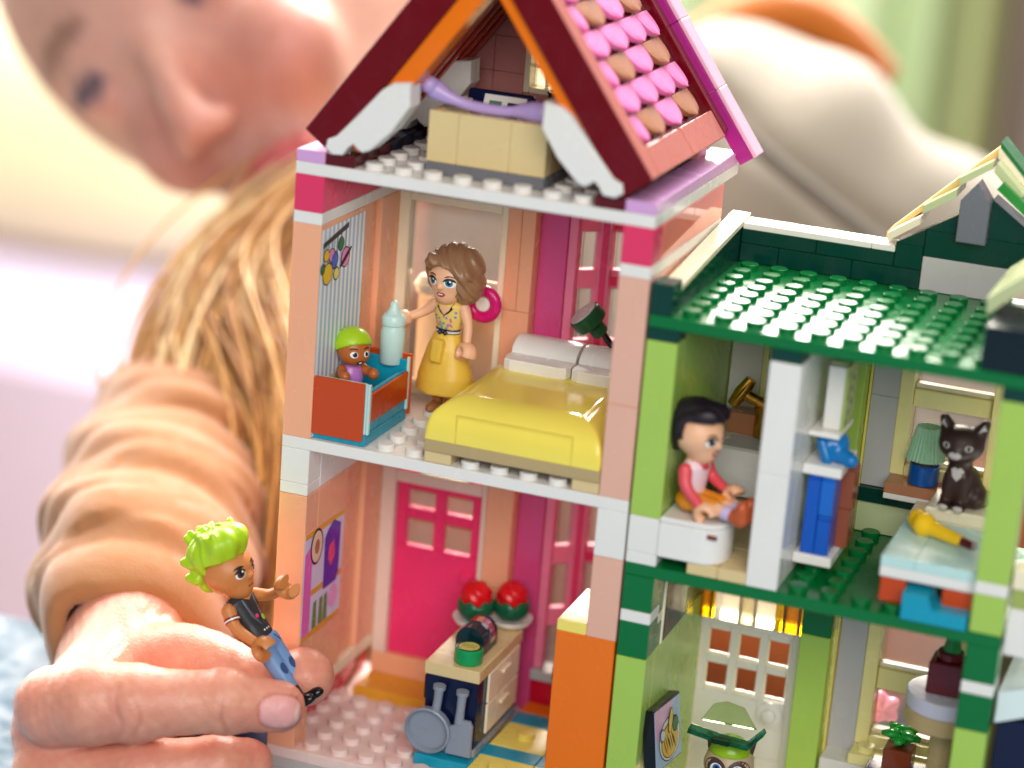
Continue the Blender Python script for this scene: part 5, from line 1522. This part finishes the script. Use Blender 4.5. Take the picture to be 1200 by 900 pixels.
def hand(X, Y, Z):
    f1 = chain(X, Y, Z, HI, HIr, 3.0)
    # knuckle creases and pads on the forefinger
    t, L = along(X, Y, Z, HI[2], HI[3])
    for c, w, a in ((-3.4, .6, .65), (1.0, .6, .7), (-1.2, .5, .3), (L + .2, .7, .5), (L - 2.2, .5, .25)):
        f1 = f1 + .62 * a * np.exp(-((t - c + .7 * np.sin(Z * .55 + c) + .02 * (Z + 62) ** 2) / w) ** 2) * np.exp(-((Z + 62.5) / 6.0) ** 2)
    f1 = f1 - .5 * np.exp(-((t + 1) / 4.5) ** 2) - .35 * np.exp(-((t - L) / 3.5) ** 2)
    e, na, nb = nail_ell(X, Y, Z)
    f1 = f1 + .5 * np.clip((1.45 - e) / .3, 0, 1) * np.clip((e - .8) / .3, 0, 1) - .25 * np.clip((1.05 - e) / .25, 0, 1)
    f2 = chain(X, Y, Z, HM, HMr, 3.0)
    f3 = chain(X, Y, Z, HRg, [10, 8.8, 7.0], 3.0)
    th = chain(X, Y, Z, HT, HTr, 4.0)
    th = smin(th, s_ell(X, Y, Z, (-18.5, -10.5, -64.4), (13, 9.5, 8.6)), 4)
    th = smin(th, s_ell(X, Y, Z, (15.0, -10.5, -62.4), (7.6, 7.4, 7.4)), 2)
    pm = s_cone(X, Y, Z, (-40, -36, -80), (-42, -4, -80), 16, 17)
    pm = smin(pm, s_cone(X, Y, Z, (-37, -38, -70), (-44, 6, -66), 9.5, 12), 5)
    pm = smin(pm, s_cone(X, Y, Z, (-38, -36, -98), (-44, 2, -92), 13, 15), 5)
    wr = s_cone(X, Y, Z, (-45, 4, -74), (-60, 44, -72), 19, 21)
    pm = smin(pm, wr, 10)
    d = smin(pm, th, 5)
    d = smin(d, smin(f1, f2, .5), 2.6)
    d = smin(d, f3, 1.2)
    # skin folds and small unevenness
    d = d + .14 * np.exp(-((X + 36) / 9) ** 2 - ((Z + 64) / 8) ** 2) * np.sin(X * 2.4 + Z * .6) + .10 * np.sin(X * .9 + Y * .5) * np.sin(Z * 1.1 + X * .3) + .05 * np.sin(X * 2.3 - Z * 1.9 + Y)
    return d
HV, HF = surf(hand, (-64, -64, -122), (26, 46, -48), .72)
base = np.array(lin('#D9987C')[:3]); redd = np.array(lin('#CF7566')[:3]); pale = np.array(lin('#EFC3A8')[:3]); nailc = np.array(lin('#E0A2A0')[:3]); nailtip = np.array(lin('#EFD9CC')[:3])
def mixc(c, k, w): return c * (1 - w[:, None]) + k[None] * w[:, None]
def gauss(V, p, s): return np.exp(-((V - np.array(p)) ** 2).sum(1) / (2 * s * s))
tone = np.repeat(base[None], len(HV), 0)
noise = (np.sin(HV[:, 0] * .31 + 1) * np.sin(HV[:, 1] * .27) * np.sin(HV[:, 2] * .35 + 2) + 1) / 2
tone = mixc(tone, redd, .35 * noise)
n2 = (np.sin(HV[:, 0] * 1.1 + 2 * np.sin(HV[:, 2] * .7)) * np.sin(HV[:, 1] * 1.3 + HV[:, 2] * .9) + 1) / 2
tone = mixc(tone, pale, .35 * n2 * (1 - noise))
tcr, Lcr = along(HV[:, 0], HV[:, 1], HV[:, 2], HI[2], HI[3])
near = (chain(HV[:, 0], HV[:, 1], HV[:, 2], HI, HIr) < 1.2)
for c in (-3.4, 1.0, Lcr + .2):
    tone = mixc(tone, np.array(lin('#B0604F')[:3]), .5 * near * np.exp(-((tcr - c + .7 * np.sin(HV[:, 2] * .55 + c) + .02 * (HV[:, 2] + 62) ** 2) / .6) ** 2) * np.exp(-((HV[:, 2] + 62.5) / 6.0) ** 2))
for p, s, w in ((HI[2], 9, .35), (HI[4], 8, .55), (HI[0], 10, .45), (HT[4], 8, .4), (HT[1], 11, .35), (HM[1], 10, .4), (HM[3], 8, .5), ((-40, -45, -78), 6, .5)):
    tone = mixc(tone, redd, w * gauss(HV, p, s))
e, na, nb = nail_ell(HV[:, 0], HV[:, 1], HV[:, 2])
tone = mixc(tone, nailc, np.clip((1.1 - e) / .2, 0, 1) * .85)
tone = mixc(tone, np.array(lin('#A8564E')[:3]), .55 * np.clip((1.5 - e) / .25, 0, 1) * np.clip((e - .95) / .2, 0, 1))
tone = mixc(tone, nailtip, np.clip((1.1 - e) / .2, 0, 1) * np.clip((na - 3.6) / .6, 0, 1) * .6)

# ---- head, neck, arm and trunk
Eh = np.array((0.6833, 0.0460, 0.7287)); Uh = np.array((-0.7301, 0.0279, 0.6828)); Fh = np.array((0.0111, -0.9985, 0.0527))
Oh = np.array((-152.6, 199.3, 59.7)); HS = 1.08
def toh(X, Y, Z):
    dx, dy, dz = (X - Oh[0]) / HS, (Y - Oh[1]) / HS, (Z - Oh[2]) / HS
    return (dx * Eh[0] + dy * Eh[1] + dz * Eh[2], dx * Uh[0] + dy * Uh[1] + dz * Uh[2], dx * Fh[0] + dy * Fh[1] + dz * Fh[2])
def fromh(e, u, f): return tuple(Oh + HS * (e * Eh + u * Uh + f * Fh))
def headf(X, Y, Z):
    e, u, f = toh(X, Y, Z)
    d = s_ell(e, u, f, (0, 22, -78), (66, 82, 82))
    d = smin(d, s_cone(e, u, f, (6, -22, -50), (8, -72, -25), 41, 18), 12)
    d = smin(d, s_ell(e, u, f, (8, -83, -19), (14, 11, 14)), 8)
    for s in (-1, 1):
        d = smin(d, s_ell(e, u, f, (6 + 25 * s, -30, -20), (17, 18, 17)), 12)
        d = smin(d, s_cone(e, u, f, (12 * s, 15, -3), (40 * s, 14, -14), 5, 4), 6)
        d = -smin(-d, s_ell(e, u, f, (27 * s, 0, 6), (17, 9, 9)), 5)
        d = smin(d, s_ell(e, u, f, (27 * s, 0, -12), (12, 11, 11)), 1.5)
        d = smin(d, s_ell(e, u, f, (7 * s, -38, 4), (5.5, 4.8, 6)), 4)
    d = smin(d, s_cone(e, u, f, (0, 4, -5), (0, -34, 9), 5, 7.5), 5)
    d = smin(d, s_cone(e, u, f, (-9, -60, -6), (21, -60, -6), 4, 4), 4)
    d = smin(d, s_ell(e, u, f, (6, -56.5, -1), (13, 3.6, 5)), 2.5)
    d = smin(d, s_ell(e, u, f, (6, -63.5, -2), (12, 4.2, 5.5)), 2.5)
    return d
NECK0, NECK1 = fromh(0, -55, -70), (-40, 330, -5)
ARM = [(-49, 15, -71.4), (-66, 55, -66), (-91.6, 115, -61), (-108, 180, -48), (-100, 255, -30), (-70, 320, -25)]
def bodyf(X, Y, Z):
    d = headf(X, Y, Z)
    d = smin(d, s_cone(X, Y, Z, NECK0, NECK1, 38, 42), 16)
    a = chain(X, Y, Z, ARM, [20, 21, 25, 29, 36, 44], 8)
    t = chain(X, Y, Z, [(-70, 325, -40), (20, 372, -22), (120, 402, -90)], [48, 62, 70], 20)
    t = smin(t, chain(X, Y, Z, [(20, 372, -40), (40, 380, -320)], [66, 80], 10), 20)
    return smin(smin(d, a, 14), t, 20)
BV, BF = surf(bodyf, (-275, 90, -330), (215, 500, 200), 4.0)
tb = np.repeat(np.array(lin('#D6A593')[:3])[None], len(BV), 0)
e, u, f = toh(BV[:, 0], BV[:, 1], BV[:, 2])
rosy = np.array(lin('#CF6F64')[:3]); lipc = np.array(lin('#C04A56')[:3]); dark = np.array(lin('#6A5660')[:3]); browc = np.array(lin('#8A6350')[:3])
def blob(e0, u0, f0, s): return np.exp(-((e - e0) ** 2 + (u - u0) ** 2 + (f - f0) ** 2) / (2 * s * s))
for s in (-1, 1):
    tb = mixc(tb, rosy, .4 * blob(6 + 30 * s, -34, -5, 18))
tb = mixc(tb, rosy, .25 * blob(0, -38, 18, 12))
w = np.clip(1.25 - (((e - 6) / 20) ** 2 + ((u + 60) / 6.0) ** 2), 0, 1) * (f > -24)
tb = mixc(tb, lipc, np.clip(w * 2, 0, 1) * .85)
for s in (-1, 1):
    w = np.clip(1.3 - (((e - 27 * s) / 8.5) ** 2 + ((u - 1) / 4.6) ** 2), 0, 1) * (f > -16)
    tb = mixc(tb, dark, np.clip(w * 2.2, 0, 1))
    w = np.clip(1.3 - (((e - 28 * s) / 19) ** 2 + ((u - 19 + .004 * (e - 28 * s) ** 2) / 4.2) ** 2), 0, 1) * (f > -30)
    tb = mixc(tb, browc, np.clip(w * 1.6, 0, .75))
V = np.concatenate([HV, BV]); F = np.concatenate([HF, BF + len(HV)])
T = np.concatenate([tone, tb]); T = np.concatenate([T, np.ones((len(T), 1))], 1)
part(PR, 'body', (V, F), SKIN, smooth=True, tone=T)

# ---- sleeve with folds
SL = [(-44, -1, -72), (-50, 14, -70), (-58, 36, -68), (-68, 60, -65), (-79, 90, -62), (-88, 120, -58), (-94, 152, -52), (-96, 186, -44), (-98, 212, -36)]
SLr = [20, 27, 32, 34, 35, 35, 35, 38, 40]
cum = np.concatenate([[0], np.cumsum(np.linalg.norm(np.diff(np.array(SL), axis=0), axis=1))])
def sleeve(X, Y, Z):
    d = np.full(X.shape, 1e3); tpos = np.zeros(X.shape)
    for i in range(len(SL) - 1):
        a = np.array(SL[i], float); b_ = np.array(SL[i + 1], float); v = b_ - a; L2 = v @ v
        t = np.clip(((X - a[0]) * v[0] + (Y - a[1]) * v[1] + (Z - a[2]) * v[2]) / L2, 0, 1)
        q = np.sqrt((X - a[0] - t * v[0]) ** 2 + (Y - a[1] - t * v[1]) ** 2 + (Z - a[2] - t * v[2]) ** 2) - (SLr[i] + (SLr[i + 1] - SLr[i]) * t)
        tpos = np.where(q < d, cum[i] + t * (cum[i + 1] - cum[i]), tpos)
        d = np.minimum(d, q)
    ph = tpos / 13.0 * 2 * math.pi + .05 * X - .04 * Z + 1.5 * np.sin(tpos * .06 + X * .04)
    am = np.clip(tpos / 30, .2, 1) * (.75 + .5 * np.sin(X * .05 + tpos * .03))
    fold = (np.abs(np.sin(ph / 2)) ** .9 - .6) * 3.6 * am + 1.5 * np.sin(tpos * .16 + Z * .16 + X * .07)
    d = d - fold
    ax_ = np.array(SL[1], float) - np.array(SL[0]); ax_ /= np.linalg.norm(ax_)
    pl = -((X - SL[0][0]) * ax_[0] + (Y - SL[0][1]) * ax_[1] + (Z - SL[0][2]) * ax_[2]) + .6 * np.sin(X * .3) + 1.0
    return np.maximum(np.maximum(d, -(d + 5.5)), pl)
SV, SF = surf(sleeve, (-150, -22, -130), (-15, 300, 60), 1.9)
part(PR, 'sleeve', (SV, SF), cloth('tan_jersey', '#A9744A', 1500, .3), smooth=True, label='bunched tan sleeve of the arm holding the doll')

# ---- shirt, pale jumper and jeans
def shirt(X, Y, Z):
    t = chain(X, Y, Z, [(-58, 325, -30), (20, 372, -14), (120, 402, -76)], [66, 70, 78], 24)
    t = smin(t, chain(X, Y, Z, [(10, 330, -60), (70, 300, -140)], [70, 72], 10), 24)
    t = smin(t, chain(X, Y, Z, [(-60, 315, -60), (-50, 290, -130)], [62, 66], 10), 24)
    return t + 2.0 * np.sin(X * .06 + Z * .09) + 1.6 * np.sin(Y * .05 - Z * .08 + X * .03)
part(PR, 'shirt', surf(shirt, (-150, 190, -230), (230, 510, 90), 5.0), cloth('rust_jersey', '#BE6A36', 1500, .3), smooth=True)
def jumper(X, Y, Z):
    d = shirt(X, Y, Z) - 6 + 1.5 * np.sin(X * .11 - Z * .05)
    seam = np.abs((X - 28) * .53 + (Z - 42) * .85)           # stitched seam across the back
    d = d + 5.0 * np.exp(-(seam / 5.0) ** 2)
    cut = -(Z + 88 - .1 * X)                                    # hem
    nk = s_ell(X, Y, Z, (-86, 310, 62), (60, 60, 50))           # neck opening
    return np.maximum(np.maximum(d, cut), -nk)
part(PR, 'jumper', surf(jumper, (-160, 190, -110), (240, 520, 100), 4.0), cloth('oat_knit', '#968D7E', 900, .35), smooth=True, label='pale oatmeal jumper with a dark seam')
part(PR, 'jumper_seam', gtube(spline([(30, 300, 46), (48, 300, 33), (72, 302, 18), (100, 306, 0), (130, 312, -22)], 6), 3.0, 8), cloth('seam_grey', '#6E6A60', 900, .2), smooth=True)
STRAP = spline([(-6.6, 370, 40), (2.2, 390, 54), (16, 408, 62), (33, 419, 62), (52, 425, 52), (66, 426, 40)], 6)
part(PR, 'shoulder_strap', gtube(STRAP, [15 - 5 * abs(k / (len(STRAP) - 1) - .45) * 2 for k in range(len(STRAP))], 14), cloth('ochre_strap', '#B3621C', 900, .25), smooth=True, label='ochre shoulder of the top showing above the jumper')
def jean(X, Y, Z):
    d = chain(X, Y, Z, [(70, 300, -200), (30, 210, -240), (-40, 110, -215)], [70, 60, 46], 20)
    d = smin(d, s_cone(X, Y, Z, (110, 330, -205), (150, 230, -230), 64, 60), 20)
    return d + 2.0 * np.sin(X * .07 + Y * .05)
part(PR, 'jeans', surf(jean, (-120, 40, -320), (240, 420, -110), 5.0), cloth('navy_denim', '#15244F', 1200, .3), smooth=True)

# ---- long wavy hair
hv = []; ht = []
HG = [(-84, 206, 22), (-92, 180, 8), (-92, 146, -8), (-78, 114, -28), (-56, 84, -54), (-40, 66, -84), (-36, 62, -106)]
blond = np.array(lin('#D2A05E')[:3]); straw = np.array(lin('#EBCF9C')[:3]); umber = np.array(lin('#A06C3A')[:3])
for c in range(36):
    ct, cs = 2 * rng.random() - 1, rng.random()
    ph = 2.2 * ct + 1.5 * cs + .8 * rng.normal(); am = 5 + 5 * rng.random(); fr_ = .2 + .05 * rng.random()
    cl = []
    for k, g in enumerate(HG):
        w = (12, 17, 21, 22, 20, 17, 12)[k]
        cl.append((g[0] + w * ct, g[1] + 26 * cs, g[2] + .35 * w * ct))
    cl = spline(cl, 6)
    ccol = blond if rng.random() < .5 else (straw if rng.random() < .5 else umber)
    for i in range(42):
        sp_ = 1.1 if i < 36 else 2.4
        ox, oy, oz = 3.6 * sp_ * rng.normal(), 3.2 * sp_ * rng.normal(), 2.8 * sp_ * rng.normal()
        pj = rng.random() * 1.2
        P = [(p[0] + ox * (.5 + k / 40) + am * math.sin(k * fr_ + ph + pj), p[1] + oy + .8 * am * math.cos(k * fr_ + ph + pj), p[2] + oz + .5 * am * math.sin(k * fr_ * 1.3 + ph)) for k, p in enumerate(cl)]
        n = len(P)
        hv.append(gtube(P, [.2 + .55 * math.sin(math.pi * (k + .6) / (n + .4)) ** .5 for k in range(n)], 4))
        cc = ccol * (.8 + .4 * rng.random())
        ht.append(np.repeat(cc[None], len(hv[-1][0]), 0))
for i in range(170):   # hair over the crown and the far side of the head
    t = -1.0 + 2.0 * rng.random(); q = rng.random()
    P = []
    for k in range(9):
        v = k / 8
        an = 1.35 - 2.3 * v * (.55 + .45 * q)
        e0 = 68 * math.cos(an * .9) * (1 if t > 0 else -1) * (.35 + .65 * v) + 10 * t
        P.append(fromh(e0 * (1.02 + .05 * q), 26 + 82 * math.sin(an), -92 - 30 * abs(t) - 14 * v + 3 * math.sin(6 * v + 9 * q)))
    hv.append(gtube(P, [2.2 + 1.5 * q] * 9, 6, .5)); ht.append(np.repeat(blond[None], len(hv[-1][0]), 0))
hairm = vertex_colour('blonde_hair', .4, 0.0, 0.0)
ht = np.concatenate(ht); ht = np.concatenate([ht, np.ones((len(ht), 1))], 1)
part(PR, 'hair', gjoin(*hv), hairm, smooth=True, tone=ht, label='long wavy blonde hair', kind='stuff')
# ================================================================== table and what stands far behind
structure('table_top', gbox(-420, 640, -760, 88, TABLE - 22, TABLE, 3), plastic('pale_blue_laminate', '#64869E', .45))
structure('floor', gbox(-2600, 2200, -1600, 2100, -850, -840, 1), plastic('oak_floor', '#B9A48C', .5))
structure('back_wall', gbox(-2600, 2200, 1960, 2010, -840, 1200, 1), plastic('lilac_white_plaster', '#D9D0DC', .8))
# sofa with cushion
so = thing('sofa', 'pale lilac sofa standing far behind on the left', 'sofa', (-900, 1400, -840))
LSO = cloth('lilac_upholstery', '#CFC2DA', 400, .3)
part(so, 'seat', gbox(-1500, -420, 1250, 1700, -780, -400, 50), LSO); part(so, 'backrest', gbox(-1500, -420, 1600, 1850, -499, -150, 60), LSO); part(so, 'armrest', gbox(-560, -420, 1250, 1850, -399, -330, 30), LSO)
for x in (-1450, -480):
    for y in (1280, 1800):
        part(so, 'leg', gbox(x - 20, x + 20, y - 20, y + 20, -840, -781, 3), BROWN)
def cush(c, r):
    return lambda X, Y, Z: (np.abs((X - c[0]) / r[0]) ** 3 + np.abs((Y - c[1]) / r[1]) ** 2.2 + np.abs((Z - c[2]) / r[2]) ** 3 - 1) * 40
solo('cushion', 'cream yellow cushion leaning on the pale sofa', 'cushion', surf(cush((-940, 1480, -285), (270, 90, 118)), (-1220, 1370, -450), (-660, 1590, -110), 16), cloth('cream_cotton', '#F7EDC4', 500, .3), (-940, 1480, -403), True)
# curtains
def curtain(name, label, x0, x1, y, mt, waves):
    V, F = [], []
    n = 60
    for z in (-830, 470):
        for i in range(n + 1):
            x = x0 + (x1 - x0) * i / n
            V.append((x, y + 34 * math.sin(i / n * waves * 2 * math.pi), z))
        for i in range(n, -1, -1):
            x = x0 + (x1 - x0) * i / n
            V.append((x, y + 8 + 34 * math.sin(i / n * waves * 2 * math.pi), z))
    m_ = 2 * (n + 1)
    for i in range(m_):
        F.append([i, (i + 1) % m_, m_ + (i + 1) % m_, m_ + i])
    return solo(name, label, 'curtain', (V, F), mt, ((x0 + x1) / 2, y, -830), 60)
curtain('curtain', 'pale green curtain hanging in the far background', -420, -80, 1640, cloth('sage_curtain', '#B9CBA4', 300, .2), 4)
curtain('curtain', 'taupe grey curtain hanging at the far right', -60, 240, 1620, cloth('taupe_curtain', '#9A8B80', 300, .2), 4)
curtain('curtain', 'narrow olive curtain edge between the green and taupe curtains', -110, -50, 1560, cloth('olive_curtain', '#7E8A4A', 300, .2), 1)

# bright window high on the far wall
wn = thing('window', 'bright daylit window high on the far wall', 'window', (-310, 1955, 540))
mt = bpy.data.materials.new('daylight_pane'); mt.use_nodes = True
b_ = mt.node_tree.nodes['Principled BSDF']; b_.inputs['Base Color'].default_value = (.9, .9, .9, 1); b_.inputs['Emission Color'].default_value = (1, .97, .92, 1); b_.inputs['Emission Strength'].default_value = 32
part(wn, 'frame', gjoin(gbox(-445, -425, 1930, 1958, 540, 960, 2), gbox(-195, -175, 1930, 1958, 540, 960, 2), gbox(-424, -196, 1930, 1958, 540, 556, 2), gbox(-424, -196, 1930, 1958, 944, 960, 2)), WHITE)
for x0, x1 in ((-424, -313), (-307, -196)):
    part(wn, 'pane', gbox(x0, x1, 1945, 1950, 557, 943, 1), mt)
part(wn, 'glazing_bar', gbox(-312.5, -307.5, 1938, 1956, 557, 943, 1), WHITE)

# denim fold on the table, stand-in for an unidentified navy patch
def fold(X, Y, Z):
    d = s_ell(X, Y, Z, (-30, 36, -113), (26, 30, 17)) + 1.4 * np.sin(X * .35 + Y * .2) + 1.0 * np.sin(Y * .4 - X * .1)
    return np.maximum(d, TABLE + .1 - Z)
solo('denim_stand_in', 'navy denim fold beside the base of the pink house, stand-in for something unidentified', 'cloth', surf(fold, (-62, 0, -114), (2, 72, -90), 1.6), MATS['navy_denim'], (-30, 36, TABLE + .1), True)
